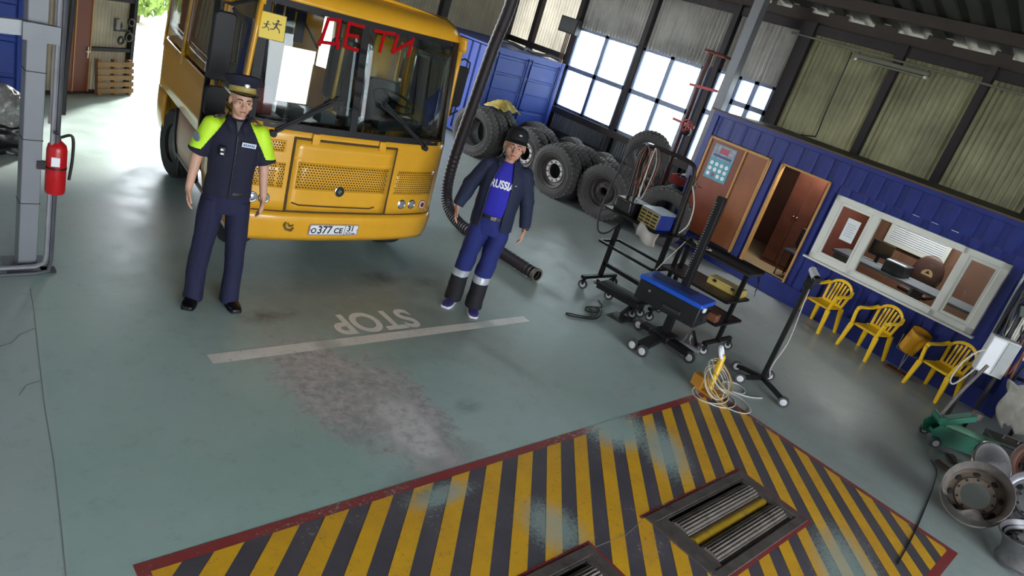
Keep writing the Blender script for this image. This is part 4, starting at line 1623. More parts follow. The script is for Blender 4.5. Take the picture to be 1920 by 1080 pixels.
mb = MB(Matrix.Translation((-.262, -.045, 1.355)) @ Matrix.Rotation(R(-55), 4, 'Z') @ Matrix.Rotation(R(8), 4, 'X') @ FRONT)
mb.lathe([(.036, 0), (.036, .006), (.030, .008), (.0001, .008)], 18)
bd = mb.build('sleeve_badge', M('badge_blue_grey', '6f7d92', .6, var=.3, scale=60), root)
# trousers
mb = MB()
mb.loft(rings([(.80, 0, .012, .150, .115), (.86, 0, .012, .168, .125), (.95, 0, .010, .166, .120), (1.03, 0, .005, .156, .112)], 28))
for s, (fx, fy) in zip((-1, 1), OF_FEET):
    limb(mb, [((s * .090, .012, .90), .090, .112), ((s * .098, .012, .78), .092, .105), ((s * .112, .010, .62), .085, .094), (((s * .098 + fx) / 2 + s * .005, .008, .48), .078, .085), ((fx, fy + .005, .28), .074, .085), ((fx, fy - .01, .10), .074, .100), ((fx, fy - .015, .030), .076, .108)], 22)
me = remesh(mb, .007, 4, .5)
wrinkle(me, .007, 8, 4, 9.0)
mobj('trousers', me, M_NAVYT, root)
MB().loft([[(.163 * k * math.cos(2 * PI * j / 28), .006 + .117 * k * math.sin(2 * PI * j / 28), z) for j in range(28)] for k, z in ((1, .955), (1.02, .96), (1.02, .985), (1, .99))], caps=False).build('belt', M_BLACK, root)
for s, (fx, fy) in zip((-1, 1), OF_FEET):
    shoe(root, fx, fy, R(s * 14), M_SHOE, M_BLACK)
    MB().tube([(fx + s * .0, fy - .090, .12), (fx + s * .0, fy - .079, .3), (s * .115, -.075, .5), (s * .105, -.088, .75)], .0035, 5).build('trouser_crease', M_NAVYT, root)
# peaked cap
CM = Matrix.Translation((HC[0], HC[1] + .012, HC[2] + .058)) @ Matrix.Rotation(R(8), 4, 'Z') @ Matrix.Rotation(R(-12), 4, 'X') @ Matrix.Diagonal((1.0, 1.16, 1.0, 1.0))
mb = MB(CM)
mb.lathe([(.089, -.010), (.089, .034), (.097, .046), (.124, .082), (.130, .098), (.124, .112), (.07, .122), (.0001, .124)], 36)
cp = mb.build('peaked_cap', M_NAVY, root, smooth=50)
mb = MB(CM)
mb.lathe([(.0905, -.002), (.0915, .0), (.0915, .036), (.0905, .040)], 36)
mb.build('cap_band', M_GOLD, cp, smooth=50)


def visor(a, b):
    an = R(200 + 140 * a)
    e = .052 * (math.sin(PI * a) ** .6) * b
    r0 = .089 + e
    return (r0 * math.cos(an), r0 * math.sin(an) * (1 + .06 * b), -.002 - .026 * b * math.sin(PI * a))


MB(CM).grid(visor, 20, 4).build('visor', M_SHOE, cp, solid=.004)
MB(CM).sph((0, -.100, .048), (.020, .006, .022), 12, 8).build('cockade', M('cockade_silver', 'cfd0cc', .35, .6), cp)
mb = MB(CM)
mb.tube([(.094 * math.cos(R(a)), .094 * math.sin(R(a)), .006) for a in range(205, 340, 9)], .004, 6)
mb.build('chin_cord', M('cord_gold', 'b7a04e', .5), cp)
hr = MB()
for s in (-1, 1):
    hr.sph((s * .070, .050, 1.715), (.008, .040, .018), 12, 8)
hr.sph((0, .090, 1.695), (.050, .016, .035), 14, 8)
hm = remesh(hr, .007, 2)
mobj('hair', hm, M_BROW, root)

# ---------------------------------------------------------------- inspector in the dark jacket
MN_ARMS = [((-.195, .012, 1.45), (-.292, .035, 1.20), (-.350, -.035, .985), -.18, .5), ((.195, .012, 1.45), (.270, .035, 1.19), (.318, -.030, .955), -.18, .55)]
MN_FEET = [(-.150, .02), (.060, -.03)]
HC2 = (.005, -.030, 1.672)
HS = 1.12
root, body = figure('person', 'man in black cap, open dark jacket and blue lettered tee shirt', (4.80, 4.73, 0), R(-43), 1.055, MN_ARMS, MN_FEET, M_SKIN2, 1.06, R(2), HC2, .060, HS)
pre = set(bpy.data.objects)
face_parts(root, (0, 0, 0))
place_head([o for o in bpy.data.objects if o not in pre], HC2, R(2), HS)
# tee shirt
mb = MB()
mb.loft(rings([(.97, 0, .0, .165, .130), (1.05, 0, -.012, .172, .145), (1.15, 0, -.016, .172, .150), (1.28, 0, -.004, .175, .135), (1.40, 0, .008, .175, .112), (1.47, 0, .014, .135, .090), (1.515, 0, .012, .085, .072)], 32))
me = remesh(mb, .0075, 3, .5)
wrinkle(me, .004, 8, 5, 5.0)
mobj('tee_shirt', me, M_TEE, root)
# jacket, open at the front
mb = MB()
mb.loft(rings([(.86, 0, .012, .200, .150), (.95, 0, .006, .200, .156), (1.06, 0, -.004, .196, .160), (1.18, 0, -.006, .196, .158), (1.30, 0, .004, .204, .150), (1.42, 0, .012, .205, .128), (1.48, 0, .018, .165, .105), (1.525, 0, .022, .105, .085), (1.555, 0, .024, .080, .078)], 36))
for s, (sh, el, wr, fwd, curl) in zip((-1, 1), MN_ARMS):
    sh, el, wr = Vector(sh) + Vector((-s * .022, 0, -.008)), Vector(el), Vector(wr)
    mb.tube([sh, sh.lerp(el, .5), el, el.lerp(wr, .5), wr + (wr - el).normalized() * -.005], [.070, .070, .064, .058, .048], 20)
    mb.sph(sh, (.068, .068, .062), 16, 10)
    mb.sph(el, .070, 14, 8)
me = remesh(mb, .0068, 4, .5)
wrinkle(me, .009, 8, 5, 1.0)
gap, rest = split(me, lambda c: (c.y < -.01 and abs(c.x + .012) < lerp_tab(c.z, [(.86, .110), (1.0, .100), (1.3, .104), (1.45, .074), (1.54, .055)]) and abs(c.x) < .16) or (c.z > 1.545 and abs(c.x) < .075) or (c.z < .868 and abs(c.x) < .19))
mobj('jacket', rest, M_JACK, root, solid=.006)
for s in (-1, 1):
    mb = MB()
    mb.tube([(s * .108 - .012, -.146, .885), (s * .102 - .012, -.152, 1.0), (s * .104 - .012, -.148, 1.16), (s * .104 - .012, -.134, 1.30), (s * .078 - .008, -.108, 1.43), (s * .052, -.07, 1.52)], .006, 6)
    mb.build('zip_edge', M('zip_dark', '141728', .5), root)
    mb = MB()
    mb.add([(s * .052, -.072, 1.50), (s * .075, -.02, 1.565), (s * .068, .05, 1.585), (s * .100, .05, 1.525), (s * .115, -.03, 1.505), (s * .095, -.095, 1.465)], [(0, 1, 4, 5), (1, 2, 3, 4)])
    mb.build('jacket_collar', M_JACK, root, solid=.010)
mb = MB(Matrix.Translation((.112, -.150, 1.345)) @ Matrix.Rotation(R(24), 4, 'Z'))
mb.box((0, 0, 0), (.022, .004, .010))
mb.build('jacket_emblem', M('emblem_grey', '8a8f9e', .5), root)
# lettering on the shirt follows the chest
me = text_mesh('RUSSIA', .098, .0, .003, .72)
bmx = bmesh.new()
bmx.from_mesh(me)
bmesh.ops.triangulate(bmx, faces=bmx.faces)
for _ in range(2):
    bmesh.ops.subdivide_edges(bmx, edges=[e for e in bmx.edges if e.calc_length() > .012], cuts=1)
bmesh.ops.triangulate(bmx, faces=bmx.faces)
for v in bmx.verts:
    x_, y_ = v.co.x, v.co.y
    z_ = 1.315 + y_ - .9 * x_ * x_
    t_ = min(.98, abs(x_) / .178)
    ry = lerp_tab(z_, [(1.15, .150), (1.28, .135), (1.40, .112)])
    v.co = (x_ - .008, lerp_tab(z_, [(1.15, -.016), (1.28, -.004), (1.40, .008)]) - ry * math.sqrt(1 - t_ * t_) - .006, z_)
bmx.to_mesh(me)
bmx.free()
mobj('shirt_lettering', me, M_WHITE, root)
# trousers with reflective bands
mb = MB()
mb.loft(rings([(.80, 0, .012, .160, .125), (.87, 0, .010, .180, .138), (.95, 0, .004, .176, .136), (1.03, 0, .0, .168, .130)], 28))
for s, (fx, fy) in zip((-1, 1), MN_FEET):
    limb(mb, [((s * .095, .012, .90), .095, .120), ((s * .100, .010, .78), .100, .115), (((s * .10 * .6 + fx * .4), .005, .62), .092, .104), (((s * .10 + fx) / 2, fy * .5, .48), .088, .096), ((fx, fy + .005, .30), .086, .098), ((fx, fy - .01, .13), .088, .108), ((fx, fy - .02, .040), .090, .116)], 22)
me = remesh(mb, .0072, 4, .5)
wrinkle(me, .011, 7, 6, 2.0)
lo, hi = split(me, lambda c: c.z < .375)
mobj('trousers', hi, M_WORK, root)
band, low = split(lo, lambda c: c.z > .305)
mobj('reflective_band', band, M_REFL, root)
mobj('trouser_hem', low, M_WORKD, root)
mb = MB()
mb.loft([[(.172 * k * math.cos(2 * PI * j / 28), -.004 + .137 * k * math.sin(2 * PI * j / 28), z) for j in range(28)] for k, z in ((1.0, .968), (1.03, .972), (1.03, 1.006), (1.0, 1.01))], caps=False)
bl = mb.build('belt', M_BLACK, root)
MB().box((.0, -.150, .989), (.05, .008, .036)).build('buckle', M_CHROME, bl, bevel=.003)
for s, (fx, fy) in zip((-1, 1), MN_FEET):
    shoe(root, fx, fy - .02, R(s * 12 - 4), M_SNEAK, M_SOLE)
# baseball cap
CM = Matrix.Translation((HC2[0], HC2[1] + .012, HC2[2] + .048 * HS)) @ Matrix.Rotation(R(2), 4, 'Z') @ Matrix.Rotation(R(-6), 4, 'X') @ Matrix.Diagonal((HS, 1.18 * HS, HS, 1.0))
mb = MB(CM)
mb.lathe([(.090, -.012), (.091, .02), (.088, .055), (.070, .088), (.035, .104), (.008, .108), (.0001, .110)], 32)
cp = mb.build('baseball_cap', M_CAPB, root, smooth=60)


def brim(a, b):
    an = R(205 + 130 * a)
    e = .070 * (math.sin(PI * a) ** .5) * b
    r0 = .090 + e
    return (r0 * math.cos(an), r0 * math.sin(an), -.006 - .010 * b + .010 * math.sin(PI * a) * (1 - b))


MB(CM).grid(brim, 20, 4).build('brim', M_CAPB, cp, solid=.004)
MB(CM).sph((.012, -.088, .048), (.014, .004, .008), 10, 6).build('cap_badge', M('badge_pale', 'b8a8a8', .5), cp)
hr = MB()
for s in (-1, 1):
    hr.sph((s * .090 + .005, .020, 1.695), (.008, .045, .035), 12, 8)
hr.sph((0, .090, 1.67), (.066, .020, .05), 14, 8)
mobj('hair', remesh(hr, .007, 2), M_BROW, root)
w_ = Vector(MN_ARMS[1][2]) + Vector((0, -.004, .008))
ax = (Vector(MN_ARMS[1][2]) - Vector(MN_ARMS[1][1])).normalized()
q = ax.to_track_quat('Z', 'Y').to_matrix().to_4x4()
wt = MB(Matrix.Translation(w_) @ q).lathe([(.031, -.012), (.036, -.011), (.036, .011), (.031, .012)], 20).build('watch_strap', M_BLACK, root)
MB(Matrix.Translation(w_ + Vector((.022, -.030, .0))) @ Matrix.Rotation(R(36), 4, 'Z') @ FRONT).lathe([(.018, -.002), (.018, .007), (.015, .009), (.0001, .009)], 16).build('watch_face', M_PLAST, wt)
# ================================================================ brake tester rollers in the floor
M_STEEL = M('worn_plate_steel', '655d5a', 0.5, 0.3, var=.25, scale=9, dirt=.35, dcol='3a2c2a')
M_PIT = M('oily_pit', '1b1818', 0.8)
M_ROLL = M('roller_steel', '8f8680', 0.45, 0.4, var=.2, dirt=.2)
M_YROLL = M('yellow_roller', 'c9a32c', 0.35, .2, var=.15, scale=12, dirt=.25, dcol='8a8070')


def brake_tester(label, x0, x1, y0, y1):
    bt = thing('roller_brake_tester', label, 'brake tester', ((x0 + x1) / 2, (y0 + y1) / 2, 0), 0, 'roller sets of the brake tester')
    a, b = (x1 - x0) / 2, (y1 - y0) / 2
    mb = MB()
    for p in ([(-a, -b, 0), (-a, b, 0), (-a, b, -.32), (-a, -b, -.32)], [(a, -b, 0), (a, b, 0), (a, b, -.32), (a, -b, -.32)], [(-a, -b, 0), (a, -b, 0), (a, -b, -.32), (-a, -b, -.32)], [(-a, b, 0), (a, b, 0), (a, b, -.32), (-a, b, -.32)], [(-a, -b, -.32), (a, -b, -.32), (a, b, -.32), (-a, b, -.32)]):
        mb.add(p, [(0, 1, 2, 3)])
    mb.build('pit_lining', M_PIT, bt, smooth=0)
    e = .07
    for q in ((-a - e, a + e, b, b + e), (-a - e, a + e, -b - e, -b), (-a - e, -a, -b, b), (a, a + e, -b, b)):
        MB().b(q[0], q[1], q[2], q[3], 0, .012).build('frame_plate', M_STEEL, bt, bevel=.003)
    for q in ((-a, a, b - .015, b, -.05, .004), (-a, a, -b, -b + .015, -.05, .004), (-a, -a + .10, -b, b, -.02, .006), (a - .06, a, -b, b, -.02, .006)):
        MB().b(*q).build('cover_plate', M_STEEL, bt, bevel=.003)
    for y in (b - .125, -b + .115):
        n = 26
        prof = []
        for j in range(n * 4):
            r = .108 if (j % 4) in (0, 1) else .098
            t_ = 2 * PI * j / (n * 4)
            prof.append((r * math.cos(t_), r * math.sin(t_)))
        Mx = Matrix.Translation((0, y, -.075)) @ Matrix.Rotation(R(90), 4, 'Y')
        MB().prism(prof, -a + .11, a - .07, Mx).build('roller', M_ROLL, bt, smooth=0)
    MB().cyl((-a + .12, .005, -.04), (a - .07, .005, -.04), .046, n=20).build('sensing_roller', M_YROLL, bt)
    MB().b(-a + .1, a - .06, -.045, .06, -.16, -.11).build('cross_plate', M_STEEL, bt)
    for q in ((-a - e - .03, a + e + .03, b + e, b + e + .03), (a + e, a + e + .03, -b - e, b + e), (-a - e - .03, a + e + .03, -b - e - .03, -b - e)):
        flat([[(q[0], q[2]), (q[1], q[2]), (q[1], q[3]), (q[0], q[3])]], .003).build('red_edge', M_RED, bt, smooth=0)
    return bt


brake_tester('ribbed steel roller pair set into the striped floor area near the wheel rims', *PITS[0])
brake_tester('second roller pair in the striped floor, only its corner at the bottom edge', *PITS[1])

# ================================================================ blue shipping containers
M_CBLUE = M('container_blue_paint', '1b3a90', 0.5, 0.05, var=.15, scale=3, dirt=.12, dcol='20305e')


def ship_container(label, loc, rz, w, d, h):
    c = thing('shipping_container', label, 'container', loc, rz, 'blue shipping containers')
    ribbed(MB(Matrix.Translation((0, 0, 0)) @ Matrix.Rotation(R(90), 4, 'Z')), .1, d - .1, .1, h - .08, y=-.04).build('side_panel', M_CBLUE, c, smooth=0, solid=.004)
    ribbed(MB(Matrix.Translation((w, 0, 0)) @ Matrix.Rotation(R(90), 4, 'Z')), .1, d - .1, .1, h - .08, y=0).build('side_panel', M_CBLUE, c, smooth=0, solid=.004)
    MB().b(0, w, d - .05, d, .1, h).build('rear_panel', M_CBLUE, c)
    MB().b(0, w, 0, d, h - .06, h - .02).build('roof', M_CBLUE, c)
    MB().b(0, w, 0, d, .08, .14).build('floor_board', M_CBLUE, c)
    for x in (0, w - .1):
        MB().b(x, x + .1, -.02, .1, 0, h).build('corner_post', M_CBLUE, c, bevel=.008)
    MB().b(.1, w - .1, -.01, .1, h - .14, h).build('top_rail', M_CBLUE, c, bevel=.006)
    MB().b(.1, w - .1, -.01, .1, 0, .15).build('bottom_rail', M_CBLUE, c, bevel=.006)
    for k in range(2):
        x0 = .11 + k * (w / 2 - .1)
        x1 = x0 + w / 2 - .115
        dl = MB().b(x0, x1, .02, .06, .16, h - .15).build('door', M_CBLUE, c)
        n = 5
        ph = (h - .36) / n
        for i in range(n):
            MB().b(x0 + .07, x1 - .07, .0, .022, .20 + i * ph, .20 + i * ph + ph - .045).build('door_pressing', M_CBLUE, dl, bevel=.012)
        for xx in (x0 + .05, x1 - .05):
            MB().cyl((xx, -.03, .12), (xx, -.03, h - .1), .016, n=8).build('lock_rod', M_CBLUE, dl)
        MB().bar((x0 + .05 if k else x1 - .05, -.045, .95), ((x0 if k else x1) + (.3 if k else -.3), -.045, .92), .03, .015).build('lock_handle', M_CBLUE, dl)
    return c


ship_container('blue shipping container with closed doors behind the tyres', (10.36, 11.62, 0), 0, 2.25, 2.85, 2.14)
ship_container('blue shipping container at the far left behind the grey column', (-.55, 9.55, 0), R(3), 2.40, 2.6, 2.4)
# scrap lying on top of the far container
random.seed(5)
sc = tag(MB().tube([(10.5 + .24 * i, 11.72 + random.uniform(-.05, .1), 2.17 + random.uniform(0, .1)) for i in range(9)], .035, 6).build('scrap_hose', M_RUB, None), 'black scrap hose heaped on top of the far blue container', 'hose')

# ================================================================ tyres
M_TREAD = M('tyre_tread', '5c5856', 0.9, var=.25, scale=12, bump=.3)
M_TYREG = M('dusty_tyre_rubber', '4c4948', 0.85, var=.25, scale=10, bump=.35)
M_RIMW = M('pale_wheel_rim', 'cfc9c5', 0.5, .2, var=.12, dirt=.2)
M_RIMD = M('dark_wheel_rim', '4a4442', 0.6, .3, var=.2, dirt=.3)
AX = Matrix.Rotation(R(90), 4, 'Y')


def tyre_proto(Rr, w, ri, rim, lugs=34):
    e = bpy.data.objects.new('truck_tyre', None)
    COL.objects.link(e)
    h = w / 2
    Mx = Matrix.Translation((0, 0, Rr)) @ AX
    mb = MB()
    mb.lathe([(ri, -h * .62), (ri + .02, -h * .82), (ri + (Rr - ri) * .45, -h), (Rr * .93, -h * .93), (Rr * .985, -h * .78), (Rr * .99, 0), (Rr * .985, h * .78), (Rr * .93, h * .93), (ri + (Rr - ri) * .45, h), (ri + .02, h * .82), (ri, h * .62), (ri + .015, 0)], 40, Mx, closed=True)
    mb.build('casing', M_TYREG, e, smooth=50)
    mb = MB()
    for s in (-1, 1):
        for k in range(3):
            r0 = ri + (Rr - ri) * (.12 + .22 * k)
            mb.lathe([(r0, s * h * (.88 + .05 * min(k, 1))), (r0 + .006, s * h * (.97 + .05 * min(k, 1))), (r0 + .012, s * h * (.90 + .05 * min(k, 1)))], 40, Mx)
    o = mb.build('sidewall_ring', M_TREAD, e)
    o['kind'] = 'stuff'
    mb = MB()
    for j in range(lugs):
        a = 2 * PI * j / lugs
        for s in (-1, 0, 1):
            m_ = Mx @ Matrix.Rotation(a + (.5 * 2 * PI / lugs if s == 0 else 0), 4, 'Z') @ Matrix.Translation((Rr * .985, 0, s * h * .62))
            k0 = mb.m
            mb.m = m_
            mb.b(-.02, .012 if s == 0 else .006, -Rr * PI / lugs * .68, Rr * PI / lugs * .68, -h * .26, h * .26)
            mb.m = k0
    o = mb.build('tread_blocks', M_TREAD, e, smooth=0)
    o['kind'] = 'stuff'
    if rim == 'bolted':
        mb = MB()
        mb.lathe([(ri + .02, -h * .86), (ri - .01, -h * .80), (ri - .02, -h * .5), (ri * .78, -h * .30), (ri * .74, -h * .36)], 36, Mx)
        rm_ = mb.build('rim', M_RIMD, e)
        MB().lathe([(ri * .75, -h * .36), (ri * .70, -h * .44), (ri * .52, -h * .44), (ri * .50, -h * .2)], 36, Mx).build('hub_ring', M_RIMW, rm_)
        for j in range(10):
            a = 2 * PI * j / 10
            p = Mx @ Vector((ri * .61 * math.cos(a), ri * .61 * math.sin(a), -h * .42))
            q_ = Mx @ Vector((ri * .61 * math.cos(a), ri * .61 * math.sin(a), -h * .55))
            MB().cyl(tuple(p), tuple(q_), .014, n=6).build('wheel_nut', M_RIMD, rm_)
    elif rim == 'disc':
        mb = MB()
        mb.lathe([(ri + .02, -h * .86), (ri - .01, -h * .80), (ri - .02, -h * .3), (ri * .80, -h * .1), (ri * .62, -h * .3), (ri * .34, -h * .45), (ri * .30, -h * .3), (ri * .30, h * .1)], 36, Mx)
        rm_ = mb.build('rim', M_RIMD, e)
        for j in range(6):
            a = 2 * PI * j / 6
            p = Mx @ Vector((ri * .5 * math.cos(a), ri * .5 * math.sin(a), -h * .38))
            q_ = Mx @ Vector((ri * .5 * math.cos(a), ri * .5 * math.sin(a), -h * .52))
            MB().cyl(tuple(p), tuple(q_), .016, n=6).build('wheel_nut', M_RIMD, rm_)
    return e


TP = {k: tyre_proto(*a) for k, a in {'plain': (.50, .29, .29, None), 'bolted': (.50, .30, .28, 'bolted'), 'disc': (.50, .26, .27, 'disc'), 'small': (.42, .25, .24, None)}.items()}
used = set()


def tyre(kind, x, y, label, rz=0.0, lean=0.0, z=0.0, tilt=0.0, group=None):
    o = TP[kind] if kind not in used else copy_tree(TP[kind])
    used.add(kind)
    o.location = (x, y, z)
    o.rotation_euler = (R(tilt), R(lean), R(rz))
    o.name = 'truck_tyre'
    tag(o, label, 'tyre', group or 'truck tyres piled along the window wall')
    return o


for a in (
    ('plain', 9.62, 10.66, 'bare truck tyre at the far end of the front row, beside the bus', 14, -4),
    ('plain', 9.97, 10.74, 'bare tyre directly behind the far-end tyre', 12, -3),
    ('plain', 10.32, 10.80, 'third bare tyre counting back from the far-end tyre', 10, -3),
    ('disc', 10.70, 10.04, 'dark tyre with steel disc wheel behind the man in the cap', 2, -3),
    ('bolted', 9.96, 9.42, 'tyre with pale bolted rim just right of the cap', 6, -5),
    ('plain', 10.32, 9.44, 'bare tyre pressed against the rimmed tyre right of the cap', 5, -5),
    ('bolted', 9.84, 8.40, 'truck tyre on a pale ten-nut rim, foremost of the row', 4, -8),
    ('plain', 10.20, 8.42, 'bare tyre leaning behind the foremost ten-nut wheel', 3, -8),
    ('plain', 10.55, 8.44, 'third tyre deep behind the foremost ten-nut wheel', 2, -7),
    ('disc', 10.06, 7.38, 'tyre on a dark dished wheel behind the welding trolley', 12, -6),
    ('plain', 10.42, 7.40, 'bare tyre behind the dark dished wheel', 8, -6),
    ('plain', 10.42, 6.33, 'large bare tyre at the near end, beside the office corner', 34, -4),
    ('small', 11.02, 10.40, 'small rear tyre nearest the blue container doors', 6, -3),
    ('small', 11.36, 10.42, 'small rear tyre second from the blue container doors', 4, -3),
    ('small', 11.00, 9.30, 'small rear tyre below the first side window', 0, -3),
    ('small', 11.34, 9.28, 'small rear tyre against the wall below the first side window', 0, -3),
    ('small', 10.95, 8.44, 'small rear tyre below the second side window', 4, -3),
    ('small', 11.28, 8.42, 'small rear tyre against the wall below the second side window', 2, -3),
    ('small', 10.80, 7.44, 'small tyre in the rear row behind the cable arch', 4, -3),
    ('small', 11.14, 7.46, 'small tyre deep in the corner under the crosswise tyre', 4, -3),
    ('small', 11.72, 9.85, 'small tyre close to the wall left of the window post', 0, -3),
    ('small', 11.66, 8.86, 'small tyre close to the wall right of the window post', 0, -3),
):
    tyre(*a)
tyre('small', 11.02, 7.46, 'tyre lying crosswise on top of the pile, its hole facing out', 30, -12, .86)
tyre('small', 11.76, 6.95, 'pale tread tyre on the pile close to the office corner', 70, 4, .02)

# yellow sack and rope behind the far tyres
tag(MB().grid(lambda a, b: (9.85 + .65 * a, 10.45 + .45 * b, 1.04 + .16 * math.sin(PI * a) * math.sin(PI * b) + .03 * math.sin(17 * a + 5 * b)), 14, 8).build('yellow_sack', M('yellow_sack_cloth', 'b7a050', .8, var=.3, scale=20), None, solid=.02), 'crumpled yellow sack lying on the far tyres', 'sack')

# ================================================================ exhaust hose
hp = [(6.10, 6.80, 5.3), (6.18, 6.86, 4.0), (6.25, 6.94, 3.03), (6.25, 7.04, 2.41), (6.25, 7.12, 1.69), (6.25, 7.20, 1.0), (6.25, 7.20, .52), (6.25, 7.08, .24), (6.25, 6.78, .10), (6.24, 6.35, .088), (6.25, 5.74, .088), (6.26, 5.16, .088)]


def spline(P, n):
    P = [Vector(p) for p in P]
    out = []
    for i in range(len(P) - 1):
        p0, p1, p2, p3 = P[max(i - 1, 0)], P[i], P[i + 1], P[min(i + 2, len(P) - 1)]
        for k in range(n):
            t = k / n
            out.append(.5 * ((2 * p1) + (p2 - p0) * t + (2 * p0 - 5 * p1 + 4 * p2 - p3) * t * t + (3 * p1 - p0 - 3 * p2 + p3) * t ** 3))
    out.append(P[-1])
    return out


hs = spline(hp, 16)
ho = thing('exhaust_hose', 'long black ribbed exhaust hose looping from the roof down to the floor', 'hose', (6.26, 5.16, 0))
mb = MB(Matrix.Translation((-6.26, -5.16, 0)))
mb.tube(hs, [.082 if i % 2 else .074 for i in range(len(hs))], 18, caps=False)
mb.build('hose_tube', M('hose_rubber', '2a2126', .55, var=.2, scale=10), ho, smooth=25)
MB().lathe([(.066, .02), (.090, .02), (.092, -.02), (.086, -.03), (.066, -.025)], 20, Matrix.Translation((0, 0, .090)) @ Matrix.Rotation(R(90), 4, 'X')).build('hose_cuff', M('cuff_grey', '6c675c', .6, .3), ho)
MB().b(-.25, -.07, 1.6, 1.74, 5.2, 5.9).build('hose_hanger', M_STEELDK, ho)

# ================================================================ tall welding trolley
M_BLKM = M('black_powder_coat', '141416', 0.45, .3, var=.2)
M_CABLE = M('black_cable', '1a191b', .6)
M_CABLEW = M('white_cable', 'c9c4bb', .6)
M_CABLER = M('red_brown_cable', '7d4a38', .6)
M_CASTER = M('castor_grey_tyre', '3a3a3c', .7)
M_HUBW = M('castor_hub_pale', 'c2c2c4', .4)


def castor(parent, x, y, r=.055, rz=0.0, w=.03, top=None):
    Mx = Matrix.Translation((x, y, r)) @ Matrix.Rotation(rz, 4, 'Z') @ AX
    cs = MB().lathe([(r * .6, -w / 2), (r * .95, -w / 2), (r, -w / 4), (r, w / 4), (r * .95, w / 2), (r * .6, w / 2)], 20, Mx, closed=True).build('castor', M_CASTER, parent)
    MB().lathe([(r * .62, -w * .45), (r * .3, -w * .6), (.001, -w * .6), (.001, w * .6), (r * .3, w * .6), (r * .62, w * .45)], 16, Mx).build('hub', M_HUBW, cs)
    if top:
        m_ = Matrix.Translation((x, y, 0)) @ Matrix.Rotation(rz, 4, 'Z')
        mb = MB(m_)
        for s in (-1, 1):
            mb.b(s * w * .7 - .002, s * w * .7 + .002, -.015, .02, r, top)
        mb.b(-w * .75, w * .75, -.02, .025, top - .006, top)
        mb.build('fork', M_BLKM, cs)
    return cs


tr = thing('welding_trolley', 'tall black wheeled trolley with cable arch and equipment shelf before the tyres', 'trolley', (7.25, 4.55, 0))
O = (-7.25, -4.55, 0)


def L(p):
    return (p[0] - 7.25, p[1] - 4.55, p[2])


for y, x0, x1 in ((4.92, 6.86, 7.56), (4.17, 6.95, 7.62)):
    MB().bar(L((x0, y, .155)), L((x1, y, .155)), .05, .04).build('foot_bar', M_BLKM, tr)
    for x in (x0 + .03, x1 - .03):
        castor(tr, x - 7.25, y - 4.55 - .02, .062, R(20), .03, .135)
for y in (4.92, 4.17):
    MB().bar(L((7.22, y, .15)), L((7.22, y, 1.10)), .05).build('post', M_BLKM, tr)
MB().bar(L((7.22, 4.92, .34)), L((7.22, 4.17, .34)), .05, .05).build('cross_bar', M_BLKM, tr)
mb = MB()
for a, b in (((7.02, 4.98, .64), (7.02, 4.12, .64)), ((7.42, 4.98, .64), (7.42, 4.12, .64)), ((7.02, 4.98, .64), (7.42, 4.98, .64)), ((7.02, 4.12, .64), (7.42, 4.12, .64))):
    mb.bar(L(a), L(b), .03)
mb.build('lower_shelf_frame', M_BLKM, tr)
MB().b(-.28, .26, -.42, .50, 1.06, 1.085).build('equipment_shelf', M_BLKM, tr, bevel=.004)
MB().tube(spline([L((7.30, 4.98, 1.08)), L((7.30, 5.02, 1.65)), L((7.30, 5.00, 1.86)), L((7.30, 4.90, 1.93)), L((7.30, 4.6, 1.94)), L((7.30, 4.34, 1.93)), L((7.30, 4.24, 1.84)), L((7.30, 4.22, 1.5)), L((7.30, 4.20, 1.08))], 5), .026, 10).build('cable_arch', M('rusty_arch_tube', '2a2120', .6, .3, var=.3), tr)
MB().bar(L((7.33, 4.20, 1.08)), L((7.33, 4.26, 1.80)), .07, .05).build('arch_stay', M_BLKM, tr)
# hanging leads
random.seed(11)
for i in range(14):
    x, y = 7.30 + random.uniform(-.05, .05), 4.86 + random.uniform(-.06, .14)
    z0 = 1.93
    z1 = random.uniform(1.15, 1.6)
    m_ = (M_CABLE, M_CABLER, M_CABLEW, M_CABLER)[i % 4]
    dy = random.uniform(-.12, .10)
    MB().tube(spline([L((x, y, z0)), L((x - .03, y + dy, (z0 + z1) / 2 + .1)), L((x + .02, y + dy * .3, z1)), L((x + .04, y - dy, (z0 + z1) / 2)), L((x, y + .03, z0 - .05))], 5), .007, 6).build('hanging_lead', m_, tr)
MB().tube(spline([L((7.28, 5.02, 1.92)), L((7.15, 5.12, 1.75)), L((7.05, 5.12, 1.35)), L((6.98, 5.10, 1.0)), L((6.95, 5.03, .80)), L((7.0, 4.98, .74)), L((7.1, 4.94, .78)), L((7.2, 4.92, .9))], 6), .012, 8).build('hose_loop', M_CABLE, tr)
MB().tube(spline([L((7.30, 4.24, 1.75)), L((7.36, 4.12, 1.5)), L((7.38, 4.10, 1.25)), L((7.3, 4.13, 1.12))], 6), .009, 6).build('white_lead', M_CABLEW, tr)
gd = thing('control_unit', 'black control unit with handles on the trolley shelf', 'device', (7.22, 4.83, 1.085), R(-4))
MB().b(-.17, .17, -.15, .15, 0, .17).build('case', M_BLKM, gd, bevel=.008)
mb = MB()
mb.tube([(-.18, -.12, .05), (-.20, -.12, .16), (-.20, .12, .16), (-.18, .12, .05)], .009, 6)
mb.build('handle', M_CHROME, gd)
MB().b(-.172, -.170, -.12, .12, .03, .14).build('front_panel', M_PLAST, gd)
wl = thing('battery_charger', 'blue battery charger with yellow slotted front on trolley shelf', 'charger', (7.20, 4.42, 1.085), R(-8))
MB().b(-.15, .20, -.16, .16, 0, .19).build('case', M('charger_blue', '2b3a86', .4), wl, bevel=.008)
MB().b(-.155, .205, -.165, .165, .19, .20).build('lid', M('charger_lid_grey', 'a9b4c6', .35), wl, bevel=.004)
